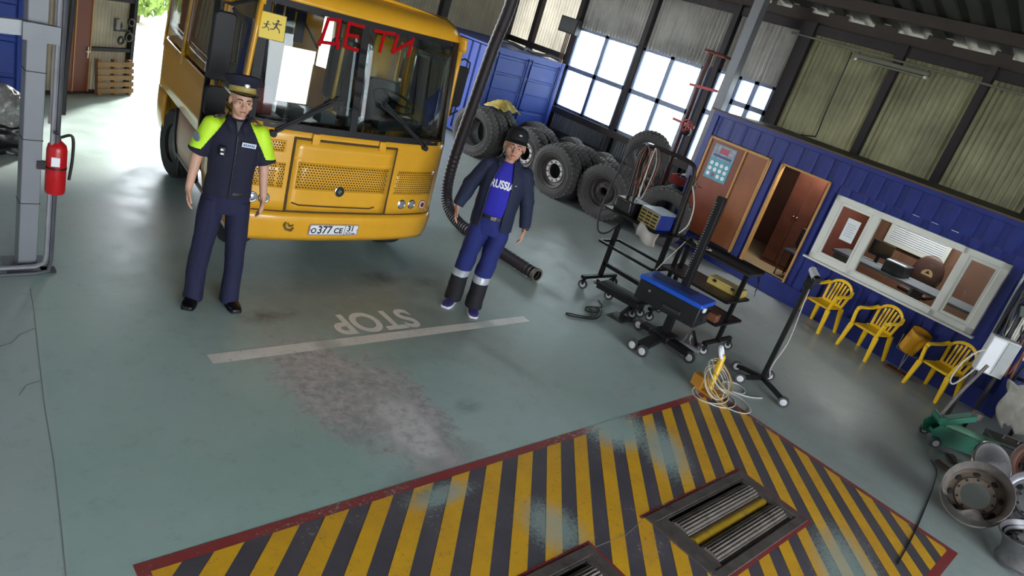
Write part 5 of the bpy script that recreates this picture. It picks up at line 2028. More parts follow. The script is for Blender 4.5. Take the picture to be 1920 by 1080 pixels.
MB().b(-.158, -.150, -.155, .155, .005, .185).build('front_panel', M('charger_yellow', 'a8924a', .5, dirt=.3), wl)
for i in range(4):
    for j in range(3):
        MB().b(-.162, -.157, -.14 + .1 * j, -.06 + .1 * j, .02 + .042 * i, .042 + .042 * i).build('vent_slot', M_BLACK, wl, smooth=0)
tag(MB().grid(lambda a, b: (6.945 - .03 * math.sin(PI * b) + .012 * math.sin(9 * a), 4.16 + .30 * a, 1.09 - .17 * b - .03 * math.sin(5 * a)), 12, 8).build('hanging_rag', M('pale_rag', 'b0aaa4', .9, var=.1), None, solid=.008), 'pale rag hanging from the shelf edge under the battery charger', 'rag')

# ================================================================ low work trolley
tb = thing('work_trolley', 'low black wheeled work trolley with shelves and a wooden tray', 'trolley', (7.45, 3.62, 0))


def L2(p):
    return (p[0] - 7.45, p[1] - 3.62, p[2])


for y in (3.20, 4.02):
    MB().bar(L2((7.15, y, .15)), L2((7.78, y, .15)), .045, .035).build('foot_bar', M_BLKM, tb)
    for x in (7.18, 7.75):
        castor(tb, x - 7.45, y - 3.62 - .02, .058, R(30), .03, .13)
    MB().bar(L2((7.46, y, .14)), L2((7.46, y, 1.05)), .045).build('post', M_BLKM, tb)
MB().bar(L2((7.36, 4.06, .2)), L2((7.36, 4.06, 1.05)), .04).build('post', M_BLKM, tb)
top = MB().b(-.17, .20, -.52, .46, 1.045, 1.07).build('top_tray', M('dark_top_metal', '38322f', .5, .3, dirt=.3), tb, bevel=.004)
for x in (-.17, .19):
    MB().b(x, x + .012, -.52, .46, 1.07, 1.095).build('tray_lip', M_BLKM, top)
M_SHB = M('brown_stained_shelf', '3c2723', .45, var=.25, scale=5)
for z, x0, x1, y0, y1, m_ in ((.69, -.28, .24, -.46, .50, M_SHB), (.40, -.30, .30, -.46, .40, M('black_shelf', '1c1a1b', .35, var=.2))):
    s_ = MB().b(x0, x1, y0, y1, z, z + .015).build('shelf', m_, tb)
    mb = MB()
    for a, b in (((x0, y0), (x1, y0)), ((x1, y0), (x1, y1)), ((x1, y1), (x0, y1)), ((x0, y1), (x0, y0))):
        mb.bar((a[0], a[1], z + .005), (b[0], b[1], z + .005), .025)
    mb.build('shelf_frame', M_BLKM, s_)
random.seed(21)
for i in range(6):
    y = 3.75 + .3 * random.random()
    MB().tube(spline([L2((7.4 + random.uniform(-.08, .08), y + .1 * math.sin(k * 1.7 + i), 1.085 + .03 * (k % 2))) if 0 < k < 5 else L2((7.4 + random.uniform(-.1, .1), y, 1.08)) for k in range(6)], 4), .008, 6).build('coiled_lead', (M_CABLE, M_CABLEW, M_CABLE)[i % 3], tb)
MB().tube(spline([L2((7.32, 4.0, 1.09)), L2((7.18, 3.98, 1.0)), L2((7.10, 4.02, .85)), L2((7.05, 4.08, .66))], 6), .006, 6).build('white_lead', M_CABLEW, tb)
for k in range(3):
    MB().tube([L2((7.62, 3.12 + .02 * k, 1.05)), L2((7.63 + .01 * k, 3.10, .9)), L2((7.63, 3.09 + .02 * k, .78 + .05 * k))], .004, 5).build('hanging_wire', M_CABLE, tb)
bx = thing('wooden_tray', 'pale yellow wooden box with metal clips on the low trolley shelf', 'box', (7.58, 3.42, .7055), R(4))
MB().b(-.10, .10, -.22, .22, 0, .07).build('box_body', M('pale_yellow_wood', 'c9b060', .5, var=.1), bx, bevel=.006)
MB().b(-.10, .10, -.22, .22, .07, .09).build('lid', M('pale_yellow_wood_lid', 'd8c27c', .5, var=.08), bx, bevel=.006)
for y in (-.12, .12):
    MB().b(-.112, -.10, y - .02, y + .02, .05, .085).build('clip', M_CHROME, bx)

# ================================================================ headlamp tester
ht = thing('headlamp_tester', 'black headlamp tester with bright blue lid on a mast and wheeled foot', 'tester', (6.82, 3.53, 0))
M_HTB = M('tester_blue', '1d55c4', .35, var=.06)
M_HTK = M('tester_black', '121216', .5, var=.15)
for p0, p1 in (((-.02, -.02), (-.02, -.40)), ((0, .02), (-.02, .30)), ((-.05, 0), (-.60, -.10))):
    MB().bar((p0[0], p0[1], .10), (p1[0], p1[1], .085), .13, .06).build('foot_beam', M_HTK, ht, bevel=.008)
MB().b(-.14, .10, -.13, .13, .07, .15).build('foot_block', M_HTK, ht, bevel=.01)
for x, y, rz in ((-.06, -.42, 0), (-.06, .32, 0), (-.62, -.16, 0), (-.62, -.02, 0)):
    castor(ht, x, y, .068, R(rz + 8), .035)
MB().bar((0, 0, .1), (0, 0, 1.80), .07, .09).build('mast', M_HTK, ht, bevel=.004)
mb = MB()
for k in range(30):
    mb.b(-.037, -.034, .02, .038, .85 + k * .03, .862 + k * .03)
mb.build('mast_scale', M('scale_grey', '7a7a7c', .5), ht, smooth=0)
HM = Matrix.Translation((-.17, -.03, .60)) @ Matrix.Rotation(R(8), 4, 'Z')
hb = MB(HM).prism([(-.20, -.13), (.17, -.13), (.17, .10), (-.20, .10)], -.38, .38, Matrix(((1, 0, 0, 0), (0, 0, 1, 0), (0, 1, 0, 0), (0, 0, 0, 1)))).build('optics_case', M_HTK, ht, bevel=.012, fix=True)
MB(HM).b(-.215, .18, -.39, .39, .10, .15).build('blue_lid', M_HTB, ht, bevel=.01)
MB(HM).b(-.10, .12, -.20, .30, .15, .158).build('lid_panel', M('lid_panel_dark', '20305a', .4, var=.3, scale=30), ht)
MB(HM).b(-.222, -.20, -.20, .02, -.07, -.03).build('case_handle', M_PLAST, ht, bevel=.006)
MB(HM).cyl((-.21, .22, .02), (-.2, .22, .02), .016).build('case_knob', M_CHROME, ht)
MB(HM).b(-.15, -.09, -.41, -.385, .06, .11).build('white_dial', M_WHITE, ht, bevel=.006)
MB(HM).cyl((.0, -.38, -.02), (.0, -.40, -.02), .05).build('lens_ring', M_PLAST, ht)
MB(HM).b(.06, .17, -.50, -.385, -.05, .04).build('clamp_block', M('copper_brown', '6a3f28', .5), ht, bevel=.01)

# floor dolly, foot plate and tangled cable left of it
dl = thing('floor_dolly', 'small black slotted dolly on castors left of the headlamp tester', 'dolly', (6.98, 4.36, 0), R(8))
MB().b(-.10, .10, -.30, .32, .14, .22).build('dolly_body', M_HTK, dl, bevel=.01)
MB().b(-.14, .14, -.28, .30, .22, .232).build('dolly_top', M_HTK, dl, bevel=.004)
MB().sph((-.06, .35, .20), (.05, .04, .035), 12, 8).build('dolly_bumper', M_PLAST, dl)
MB().b(-.12, -.07, .33, .36, .20, .23).build('dolly_latch', M_CHROME, dl)
for x, y in ((-.08, -.26), (.09, -.28), (.09, .20)):
    castor(dl, x, y, .06, R(15), .03, .14)
MB().bar((-.05, -.20, .14), (-.16, -.16, .02), .035).build('dolly_leg', M_HTK, dl)
MB().b(-.38, -.12, -.30, -.08, .0, .018).build('foot_plate', M('foot_plate_steel', '4a4a4a', .4, .5), dl, bevel=.004)
random.seed(4)
cbl = [(6.85, 4.56, .01), (6.72, 4.40, .01), (6.5, 4.44, .01), (6.38, 4.36, .01), (6.5, 4.28, .012), (6.62, 4.36, .014), (6.52, 4.42, .02), (6.42, 4.30, .016), (6.3, 4.22, .01), (6.15, 4.28, .01), (6.03, 4.36, .01), (6.0, 4.30, .01), (6.12, 4.22, .01), (6.3, 4.16, .012), (6.45, 4.2, .016), (6.6, 4.3, .02)]
tag(MB().tube(spline(cbl, 6), .008, 6).build('tangled_cable', M_CABLE, None), 'thin black cable tangled on the floor before the dolly', 'cable')

# small alloy trolley jack
jk = thing('scissor_jack', 'small silver alloy jack on the floor under the low trolley', 'jack', (7.22, 3.36, 0), R(20))
M_ALLOY = M('scuffed_alloy', 'a9aaae', .4, .6, var=.2, dirt=.2)
for s in (-1, 1):
    MB().prism([(-.18, .02), (.16, .02), (.18, .07), (.05, .11), (-.16, .09)], s * .10 - .006, s * .10 + .006, FRONT).build('side_plate', M_ALLOY, jk)
MB().b(-.15, .15, -.10, .10, .02, .035).build('base_plate', M_ALLOY, jk)
MB().cyl((-.19, -.13, .05), (-.19, .13, .05), .035, n=14).build('roller', M_ALLOY, jk)
MB().bar((-.05, -.05, .06), (.16, .06, .13), .03).build('lift_arm', M_PLAST, jk)
MB().tube([(-.16, .0, .08), (-.2, .02, .14), (-.15, .03, .18), (-.11, .02, .15)], .01, 6).build('handle_socket', M_ALLOY, jk)

# yellow probe with coiled lead
yp = thing('cable_reel', 'yellow handled probe wrapped in a coil of pale cable on the hazard corner', 'cable reel', (6.44, 2.62, 0), 0)
M_YPL = M('yellow_plastic', 'e0b41c', .4, var=.06)
MB().b(-.14, .10, -.12, .12, 0, .03).build('base', M('orange_brown_case', 'b8802a', .5), yp, bevel=.008)
MB().cyl((.0, .0, .03), (.03, .02, .20), .035, .03).build('lower_body', M_YPL, yp)
MB().cyl((.03, .02, .20), (.06, .04, .37), .035, .032).build('upper_body', M_YPL, yp)
MB().sph((.06, .04, .38), (.032, .032, .03), 12, 8).build('tip', M_YPL, yp)
mb = MB(Matrix.Translation((.03, .06, .43)) @ Matrix.Rotation(R(60), 4, 'X') @ Matrix.Rotation(R(20), 4, 'Y'))
mb.tube([(.06 * math.cos(a * PI / 9), .06 * math.sin(a * PI / 9), 0) for a in range(18)], .02, 8, closed=True)
mb.build('white_ring', M_WHITE, yp)
MB().b(-.16, -.04, .02, .16, .03, .16).build('orange_block', M('orange_brown_case', 'b8802a', .5), yp, bevel=.015)
random.seed(9)
for i in range(7):
    cx, cy, cz = random.uniform(-.04, .04), random.uniform(-.04, .04), .10 + .025 * i
    rx, rz_ = .17 + random.uniform(-.02, .05), .13 + random.uniform(-.02, .04)
    tl = random.uniform(-.5, .5)
    pts = [(cx + rx * math.cos(a * PI / 12), cy - .05 + rz_ * math.sin(a * PI / 12) * .9, max(.008, cz + .12 * math.sin(a * PI / 12 + tl))) for a in range(24)]
    MB().tube(pts, .006, 6, closed=True).build('cable_coil', M_CABLEW if i % 3 else M('tan_cable', 'b59a6a', .6), yp)
for i, (rx, ry, cx, cy) in enumerate(((.24, .20, -.02, -.10), (.20, .22, .08, -.22), (.26, .16, -.06, -.06))):
    pts = [(cx + rx * math.cos(a * PI / 14), cy + ry * math.sin(a * PI / 14), .008 + .004 * i) for a in range(28)]
    MB().tube(pts, .006, 6, closed=True).build('cable_coil', M_CABLEW, yp)

# probe stand with camera-like head
st = thing('sensor_stand', 'black pole stand on four small wheels with white sensor head', 'stand', (7.36, 2.50, 0), R(10))
for x, y in ((-.28, .16), (.24, -.02), (-.28, -.34), (.0, .30)):
    MB().bar((0, 0, .09), (x, y, .075), .045, .04).build('foot', M_BLKM, st)
    castor(st, x, y, .062, R(20), .032)
MB().bar((0, 0, .08), (0, 0, 1.34), .055, .05).build('pole', M_BLKM, st, bevel=.004)
MB().b(-.03, .05, -.05, .05, 1.22, 1.34).build('clamp', M_BLKM, st, bevel=.008)
MB().cyl((-.10, -.06, 1.36), (.06, .04, 1.40), .045, .04, n=16).build('sensor_body', M_WHITE, st)
MB().cyl((-.14, -.085, 1.35), (-.10, -.06, 1.36), .035, .045, n=16).build('sensor_nose', M_BLKM, st)
MB().tube(spline([(.05, .04, 1.38), (.10, .0, 1.25), (.07, -.04, .9), (.10, -.06, .55), (.03, -.03, .25), (.05, -.06, .12)], 6), .006, 6).build('sensor_lead', M_CABLEW, st)
tag(MB().tube(spline([(6.70, 2.62, .008), (6.86, 2.68, .008), (7.0, 2.60, .008), (6.98, 2.48, .008), (6.85, 2.44, .008), (6.75, 2.52, .01), (6.78, 2.46, .01), (6.9, 2.36, .008), (7.05, 2.30, .008)], 6), .007, 6).build('floor_cable', M_CABLEW, None), 'white cable loop on the floor beside the sensor stand', 'cable')

# ================================================================ yellow plastic chairs
M_YCH = M('yellow_chair_plastic', 'efc010', .4, var=.06)


def chair_proto():
    c = bpy.data.objects.new('plastic_chair', None)
    COL.objects.link(c)

    def seat(a, b):
        x = (a - .5) * .42
        y = -.22 + .44 * b
        return (x * (1 - .08 * b), y, .42 - .022 * math.sin(PI * a) * math.sin(PI * min(1, b * 1.1)) - .012 * b + (.0 if b > .08 else -.015))
    MB().grid(seat, 10, 10).build('seat', M_YCH, c, solid=.018)
    for s in (-1, 1):
        # front leg runs up into the arm
        mb = MB()
        mb.loft([[(s * .262 - .024, -.265 - .02, 0), (s * .262 + .024, -.265 - .02, 0), (s * .262 + .020, -.265 + .024, 0), (s * .262 - .020, -.265 + .024, 0)],
                 [(s * .225 - .036, -.235 - .02, .40), (s * .225 + .036, -.235 - .02, .40), (s * .225 + .030, -.235 + .035, .40), (s * .225 - .030, -.235 + .035, .40)]])
        mb.build('leg', M_YCH, c, bevel=.006, fix=True)
        mb = MB()
        mb.loft([[(s * .235 - .022, .28 - .022, 0), (s * .235 + .022, .28 - .022, 0), (s * .235 + .022, .28 + .022, 0), (s * .235 - .022, .28 + .022, 0)],
                 [(s * .195 - .034, .205 - .034, .42), (s * .195 + .034, .205 - .034, .42), (s * .195 + .034, .205 + .03, .42), (s * .195 - .034, .205 + .03, .42)]])
        mb.build('leg', M_YCH, c, bevel=.006, fix=True)
        P = spline([(s * .225, -.235, .40), (s * .240, -.235, .52), (s * .255, -.215, .62), (s * .268, -.14, .655), (s * .272, .02, .655), (s * .255, .16, .67), (s * .215, .245, .72)], 5)
        mb = MB()
        rr = []
        for i, p in enumerate(P):
            k = i / (len(P) - 1)
            w = .024 if k < .35 else .030
            h = .016
            if k < .35:
                rr.append([(p.x - .018, p.y - .028, p.z), (p.x + .018, p.y - .028, p.z), (p.x + .018, p.y + .022, p.z), (p.x - .018, p.y + .022, p.z)])
            else:
                rr.append([(p.x - w, p.y, p.z - h), (p.x + w, p.y, p.z - h), (p.x + w, p.y + .002, p.z + h), (p.x - w, p.y + .002, p.z + h)])
        mb.loft(rr)
        mb.build('arm', M_YCH, c, bevel=.005, fix=True)
    # back: bowed top rail, side rails and slats
    top = [(.215 * math.cos(R(a)), .262 + .03 * math.cos(R(a)) ** 2 * -1 + .03, .66 + .175 * math.sin(R(a))) for a in range(0, 181, 12)]
    mb = MB()
    mb.loft([[(x * .86, y - .012, .66 + (z - .66) * .72), (x * 1.03, y - .012, .66 + (z - .66) * 1.0), (x * 1.03, y + .014, .66 + (z - .66) * 1.0), (x * .86, y + .014, .66 + (z - .66) * .72)] for x, y, z in top])
    mb.build('top_rail', M_YCH, c, bevel=.004, fix=True)
    for s in (-1, 1):
        mb = MB()
        mb.bar((s * .170, .205, .41), (s * .200, .262, .67), .042, .022, (0, 1, 0))
        mb.build('back_stile', M_YCH, c)
    for i in range(5):
        x = -.116 + .058 * i
        MB().bar((x * .9, .205, .41), (x, .272, .785 - abs(x) * .35), .030, .012, (0, 1, 0)).build('back_slat', M_YCH, c)
    MB().bar((-.17, .208, .43), (.17, .208, .43), .05, .02, (0, 1, 0)).build('lower_rail', M_YCH, c)
    return c


chp = chair_proto()
for i, (x, y, rz, lb) in enumerate(((10.55, 3.25, -100, 'yellow plastic armchair farthest from the wheel rims, below the left window light'), (10.45, 2.47, -104, 'yellow plastic armchair in the middle, under the wide window light'), (10.34, 1.47, -106, 'yellow plastic armchair beside the waste bin, nearest the cluttered corner'))):
    o = chp if i == 0 else copy_tree(chp)
    o.location = (x, y, 0)
    o.rotation_euler = (0, 0, R(rz))
    o.scale = (.9, .9, .93)
    o.name = 'plastic_chair'
    tag(o, lb, 'chair', 'yellow plastic armchairs along the office')

# swing waste bin on a wire stand
bn = thing('waste_bin', 'ochre waste bin tilted on a wire stand between two yellow chairs', 'bin', (10.50, 1.95, 0), R(-94))
M_BIN = M('ochre_bin_paint', 'c98f1c', .4, var=.08)
Mb = Matrix.Translation((0, 0, .50)) @ Matrix.Rotation(R(14), 4, 'Y') @ Matrix.Rotation(R(6), 4, 'X')
mb = MB(Mb)
mb.lathe([(.001, -.17), (.115, -.17), (.135, .16), (.128, .16), (.112, -.15)], 22)
mb.build('bucket', M_BIN, bn)
mb = MB(Mb)
mb.lathe([(.137, .145), (.142, .155), (.137, .165)], 22)
mb.build('rim', M('bin_rim_brown', '6a4a20', .5), bn)
for s in (-1, 1):
    MB().tube([(s * .16, 0, .52), (s * .16, 0, .31), (s * .02, 0, .29), (0, 0, .03)], .008, 6).build('stand_wire', M('wire_zinc', '9a9a98', .4, .6), bn)
for p in (((-.14, -.08), (.14, -.08)), ((-.14, .08), (.14, .08)), ((-.14, -.08), (-.14, .08)), ((.14, -.08), (.14, .08)), ((0, -.08), (0, .08))):
    MB().bar((p[0][0], p[0][1], .02), (p[1][0], p[1][1], .02), .03, .03).build('stand_base', M('rusty_base', '6e4a34', .6, .3), bn)

# ================================================================ wheel rims on the floor, lower right
M_RIMS = M('weathered_rim_steel', '8f8884', .4, .6, var=.2, scale=7, dirt=.45, dcol='5a4a3e')
M_RIMS2 = M('silver_rim_steel', '8b898e', .42, .6, var=.15, scale=7, dirt=.35, dcol='6a6058')


def wheel_rim(label, loc, rot, r=.29, d=.2, mat=M_RIMS, dish=.3, hub=.42, nholes=8, dent=0.0):
    e = thing('wheel_rim', label, 'wheel rim', loc, 0, 'bare truck wheel rims in the corner')
    e.rotation_euler = rot
    n = 44
    prof = [(r, 0), (r * 1.0, .012), (r * .955, .02), (r * .93, .05), (r * .86, .075), (r * .86, d * .7), (r * .93, d - .04), (r * .96, d - .015), (r, d), (r * .985, d + .004), (r * .93, d - .025), (r * .90, d - .05), (r * .83, d * .68), (r * .83, .075), (r * .91, .04), (r * .97, .0)]
    mb = MB()
    mb.lathe(prof, n, None, closed=True)
    if dent:
        mb.v = [(x, y, z) if not (z > d * .7 and y < -r * .6) else (x, y + dent * max(0, (-y / r - .6)) * 2.2 * (1 + .6 * math.sin(x * 22)), z - dent * .5) for x, y, z in mb.v]
    rim = mb.build('barrel', mat, e, smooth=40)
    MB().lathe([(r * .975, d + .002), (r * 1.012, d + .002), (r * 1.02, d - .008), (r * 1.0, d - .016)], n).build('flange_lip', M_RIMS2, e, smooth=40) if not dent else None
    zf = d * dish
    mb = MB()
    mb.lathe([(r * .84, zf + .03), (r * .78, zf - .01), (r * .62, zf), (r * .58, zf + .02), (hub * r, zf + .02), (hub * r, zf + .005), (r * .58, zf + .004), (r * .62, zf - .016), (r * .78, zf - .026), (r * .84, zf + .01)], n)
    dc = mb.build('disc', M('rim_disc_brown', '7d6f63', .5, .4, var=.2, scale=8, dirt=.3) if mat is M_RIMS else mat, e, smooth=40)
    for j in range(nholes):
        a = 2 * PI * (j + .5) / nholes
        MB().sph((r * .70 * math.cos(a), r * .70 * math.sin(a), zf - .004), (.030, .022, .008), 12, 6, Euler((0, 0, a + PI / 2))).build('vent_hole', M_PIT, dc)
    for j in range(10):
        a = 2 * PI * j / 10
        MB().cyl((r * .52 * math.cos(a), r * .52 * math.sin(a), zf + .018), (r * .52 * math.cos(a), r * .52 * math.sin(a), zf + .024), .011, n=10).build('bolt_hole', M_PIT, dc)
    return e


def facing(dx, dy, dz):
    return Vector((dx, dy, dz)).to_track_quat('Z', 'Y').to_euler()


wheel_rim('large weathered truck wheel rim with a dented edge leaning at the front', (7.20, .30, .25), facing(-.80, -.04, .52), .27, .25, M_RIMS, .16, .42, 8, dent=.10)
wheel_rim('silver wheel rim lying tilted at the bottom right, its barrel showing', (6.98, -.27, .08), facing(-.10, .30, 1.0), .25, .26, M_RIMS2, .75, .46, 8)
wheel_rim('pale wheel rim with round bolt ring standing at the right edge', (7.74, -.10, .28), facing(-.75, .10, .50), .27, .20, M_RIMS2, .35, .5, 10)
wheel_rim('rusty brown wheel rim half hidden at the right edge', (8.75, -.02, .31), facing(-.9, .1, .3), .30, .2, M('rusty_rim', '5d3f35', .6, .4, var=.2), .35, .5, 8)
# loose hub cap leaning over the rims
hc = thing('hub_cap', 'round grey hub cap leaning above the dented wheel rim', 'hub cap', (8.22, .38, .27), 0)
hc.rotation_euler = facing(-.55, -.55, .62)
MB().lathe([(.21, 0), (.215, .012), (.20, .02), (.17, .012), (.09, .03), (.001, .04)], 36).build('cap_dish', M('hub_cap_grey', '807f82', .3, .5, var=.12, dirt=.2), hc)
MB().lathe([(.216, -.012), (.222, .0), (.216, .012)], 36).build('cap_rim', M_CHROME, hc)

# green long hydraulic jack
gj = thing('green_floor_jack', 'green long hydraulic floor jack behind the wheel rims', 'jack', (8.80, .80, 0), R(-52))
M_GRN = M('green_machine_paint', '1f6a52', .4, var=.15, dirt=.3, dcol='23302a')
M_GRN2 = M('pale_green_paint', '5c8a70', .4, var=.15, dirt=.3, dcol='3a463c')
for s in (-1, 1):
    MB().prism([(-.30, .05), (.45, .05), (.50, .12), (.10, .24), (-.28, .26), (-.34, .18)], s * .12 - .012, s * .12 + .012, FRONT).build('side_frame', M_GRN, gj, bevel=.004)
MB().b(-.26, .30, -.11, .11, .10, .14).build('deck_plate', M_GRN, gj)
MB().cyl((-.20, 0, .24), (.42, 0, .20), .06, .055, n=16).build('ram', M_GRN2, gj)
MB().bar((-.24, 0, .27), (.05, 0, .44), .12, .07).build('lift_arm', M_GRN, gj, bevel=.01)
MB().cyl((.06, 0, .43), (.06, 0, .50), .06, n=16).build('saddle', M_STEEL, gj)
MB().cyl((-.28, -.10, .3), (-.28, .10, .3), .045, n=14).build('pump_head', M_GRN, gj)
MB().tube([(-.28, 0, .3), (-.22, .02, .62), (-.10, .05, 1.02)], .018, 8).build('pump_handle', M_STEEL, gj)
for x, y in ((-.26, -.15), (-.26, .15), (.42, -.15), (.42, .15)):
    castor(gj, x, y, .06, R(90), .04)
MB().cyl((-.10, -.02, .33), (-.06, -.02, .36), .02).build('valve', M_CHROME, gj)
# chain hoist bits in front of the jack
sp = thing('spring_stand', 'rusty spring and chain parts on the floor beside the green jack', 'scrap', (8.20, .66, 0), R(20))
for k in range(9):
    pts = [(.05 * math.cos(a * PI / 6) + k * .022, .05 * math.sin(a * PI / 6), .06 + .0015 * a) for a in range(12)]
    MB().tube(pts, .010, 6, closed=True).build('chain_link', M_STEEL, sp)
MB().bar((-.16, -.04, .02), (-.05, .14, .04), .06, .03).build('bracket', M('rust_brown', '5b4034', .7, .3), sp)
MB().sph((-.20, -.05, .04), (.06, .05, .04), 12, 8).build('hook_block', M('rust_brown', '5b4034', .7, .3), sp)

# clutter against the office end: panel, poles, cloth, leads
sw = thing('control_cabinet', 'white steel control cabinet among the leads beside the office end', 'cabinet', (9.66, .98, .74), R(-66))
MB().b(-.15, .15, -.07, .07, 0, .46).build('cabinet_body', M('cabinet_white', 'c3c6c6', .4, var=.05), sw, bevel=.01)
MB().b(-.14, .0, -.078, -.07, .02, .44).build('cabinet_door', M_WHITE, sw, bevel=.004)
MB().b(.02, .14, -.078, -.07, .02, .44).build('cabinet_door', M('cabinet_grey', 'a5a8a8', .4), sw, bevel=.004)
for s in (-.11, .11):
    MB().bar((s, 0, -.72), (s, 0, 0), .035).build('cabinet_leg', M_STEELDK, sw)
cl = tag(MB().grid(lambda a, b: (9.50 + .55 * a + .05 * math.sin(6 * b), .70 - .32 * a + .05 * math.sin(13 * a + 4 * b) + .03 * math.sin(29 * a - 7 * b) - .10 * b, .80 - .52 * b + .05 * math.sin(8 * a) * b + .02 * math.sin(23 * a)), 36, 24).build('dust_cloth', M('grey_white_cloth', '8b877e', .9, var=.2, bump=.3), None, solid=.012), 'crumpled grey-white cloth hanging below the control cabinet', 'cloth')
random.seed(13)
pk = thing('lead_rack', 'rack hung with black and red leads at the right edge', 'rack', (10.06, .80, 0), R(-66))
for s in (-.35, .35):
    MB().bar((s, 0, 0), (s, .02, 1.95), .035).build('rack_post', M_STEELDK, pk)
MB().bar((-.38, 0, 1.88), (.38, 0, 1.88), .035).build('rack_bar', M_STEELDK, pk)
MB().bar((-.38, 0, .75), (.38, 0, .75), .035).build('rack_bar', M_STEELDK, pk)
for i in range(26):
    x = -.36 + .72 * random.random()
    z1 = random.uniform(.55, 1.4)
    y = -.06 - .05 * random.random()
    MB().tube(spline([(x, 0, 1.9), (x - .03, y, 1.6), (x + random.uniform(-.12, .12), y - .05, z1), (x + random.uniform(-.1, .1), y, 1.5), (x + .06, .0, 1.9)], 5), random.choice((.007, .010, .013)), 6).build('hanging_lead', random.choice((M_CABLE, M_CABLE, M_CABLER, M_CABLEW)), pk)
MB().box((.12, -.10, 1.62), (.34, .12, .24), Euler((0, .2, .1))).build('hung_case', M('pale_case', 'b4b8b8', .5), pk, bevel=.01)
MB().box((-.22, -.08, 1.55), (.20, .10, .14), Euler((0, -.3, 0))).build('hung_case', M('dark_green_case', '33403a', .5), pk, bevel=.01)
tag(MB().tube(spline([(9.62, 1.02, 1.02), (9.50, 1.12, .98), (9.42, 1.20, .80), (9.42, 1.22, .55), (9.50, 1.18, .48), (9.58, 1.12, .62), (9.62, 1.04, .9)], 6), .010, 6).build('hanging_lead_loop', M_CABLEW, None), 'white lead looping down beside the office end', 'cable')
ps = tag(MB().cyl((10.02, 1.12, .0), (9.96, 1.20, 1.95), .018, n=8).build('leaning_pole', M('galvanised', '7c7e80', .4, .6), None), 'thin metal pole leaning between office and control cabinet', 'pole')
tag(MB().tube(spline([(8.12, .82, .006), (7.9, .70, .006), (7.2, .58, .006), (6.4, .47, .006), (5.72, .40, .006)], 5), .005, 6).build('floor_lead', M_CABLE, None), 'straight black lead lying across the striped corner', 'cable')

dm = thing('oil_drum', 'dark rusty oil drum in the cluttered corner behind the wheel rims', 'drum', (9.78, -.02, 0))
M_DRUM = M('dark_rusty_drum', '3a2e2a', .6, .3, var=.3, dirt=.3)
MB().lathe([(.001, 0), (.23, 0), (.235, .02), (.23, .04), (.23, .22), (.238, .23), (.23, .24), (.23, .42), (.238, .43), (.23, .44), (.23, .60), (.236, .62), (.22, .62), (.22, .60), (.001, .60)], 32).build('drum_shell', M_DRUM, dm)
MB().lathe([(.03, .60), (.03, .62), (.001, .62)], 12, Matrix.Translation((.13, 0, 0))).build('bung', M_STEEL, dm)
tbx = thing('tool_chest', 'low dark steel tool chest beside the green floor jack', 'chest', (9.28, .40, 0), R(-58))
MB().b(-.22, .22, -.13, .13, 0, .22).build('chest_body', M('dark_chest', '2c2e2c', .5, .3, var=.2, dirt=.2), tbx, bevel=.01)
MB().b(-.225, .225, -.135, .135, .22, .26).build('chest_lid', M('dark_chest_lid', '3a3c38', .5, .3, var=.2), tbx, bevel=.01)
MB().tube([(-.08, 0, .26), (-.08, 0, .31), (.08, 0, .31), (.08, 0, .26)], .01, 6).build('chest_handle', M_STEEL, tbx)

# ================================================================ left column fittings
ex = thing('fire_extinguisher', 'red fire extinguisher hung on the grey column', 'extinguisher', (1.29, 5.86, .66), R(-10))
M_EXR = M('extinguisher_red', 'b5141c', .3, var=.04)
MB().lathe([(.001, 0), (.062, .0), (.068, .02), (.068, .34), (.06, .38), (.03, .41), (.022, .42), (.001, .42)], 24).build('cylinder', M_EXR, ex)
MB().lathe([(.024, .41), (.024, .45), (.001, .45)], 14).build('neck', M_CHROME, ex)
MB().bar((.0, 0, .46), (-.02, -.10, .50), .025, .015).build('lever', M_BLACK, ex)
MB().tube(spline([(.02, 0, .44), (.09, -.01, .46), (.10, -.01, .30), (.085, -.02, .12)], 6), .011, 8).build('discharge_hose', M_BLACK, ex)
MB().lathe([(.069, .20), (.0705, .20), (.0705, .215), (.069, .215)], 24).build('strap', M_BLACK, ex)
MB().b(-.035, .02, -.072, -.066, .23, .30).build('instruction_label', M_WHITE, ex)
MB().b(-.12, -.06, -.02, .02, .18, .24).build('bracket', M_STEELDK, ex)
pp = thing('floor_pipe', 'grey conduit running down the left column and along the floor', 'pipe', (1.02, 5.80, 0))
MB().tube([(.235, .05, 3.0), (.235, .04, .14), (.215, .02, .08), (.15, .0, .06), (-1.5, -.10, .06)], .018, 8).build('conduit', M('conduit_grey', '8a8a90', .4, .3), pp)
MB().tube([(.265, .05, 3.0), (.265, .03, .10), (.24, -.02, .03), (.15, -.05, .025), (-1.5, -.16, .025)], .016, 8).build('conduit', M('conduit_dark', '55565c', .4, .3), pp)
MB().b(.20, .30, .0, .08, .0, .02).build('pipe_clip', M_STEELDK, pp)
rl = thing('guide_beam', 'pale grey horizontal beam fixed to the left column', 'beam', (.2, 5.80, 1.80))
MB().bar((-1.6, -.06, -.12), (.86, .06, .05), .05, .10).build('beam', M('beam_pale_grey', 'a2a6ac', .4), rl)
MB().b(.84, 1.06, .0, .06, -.02, .10).build('beam_bracket', M_COLGREY, rl)
cbu = thing('cable_bundle', 'black and white cable bundle hanging down the back of the left column', 'cable', (1.30, 6.02, 1.0))
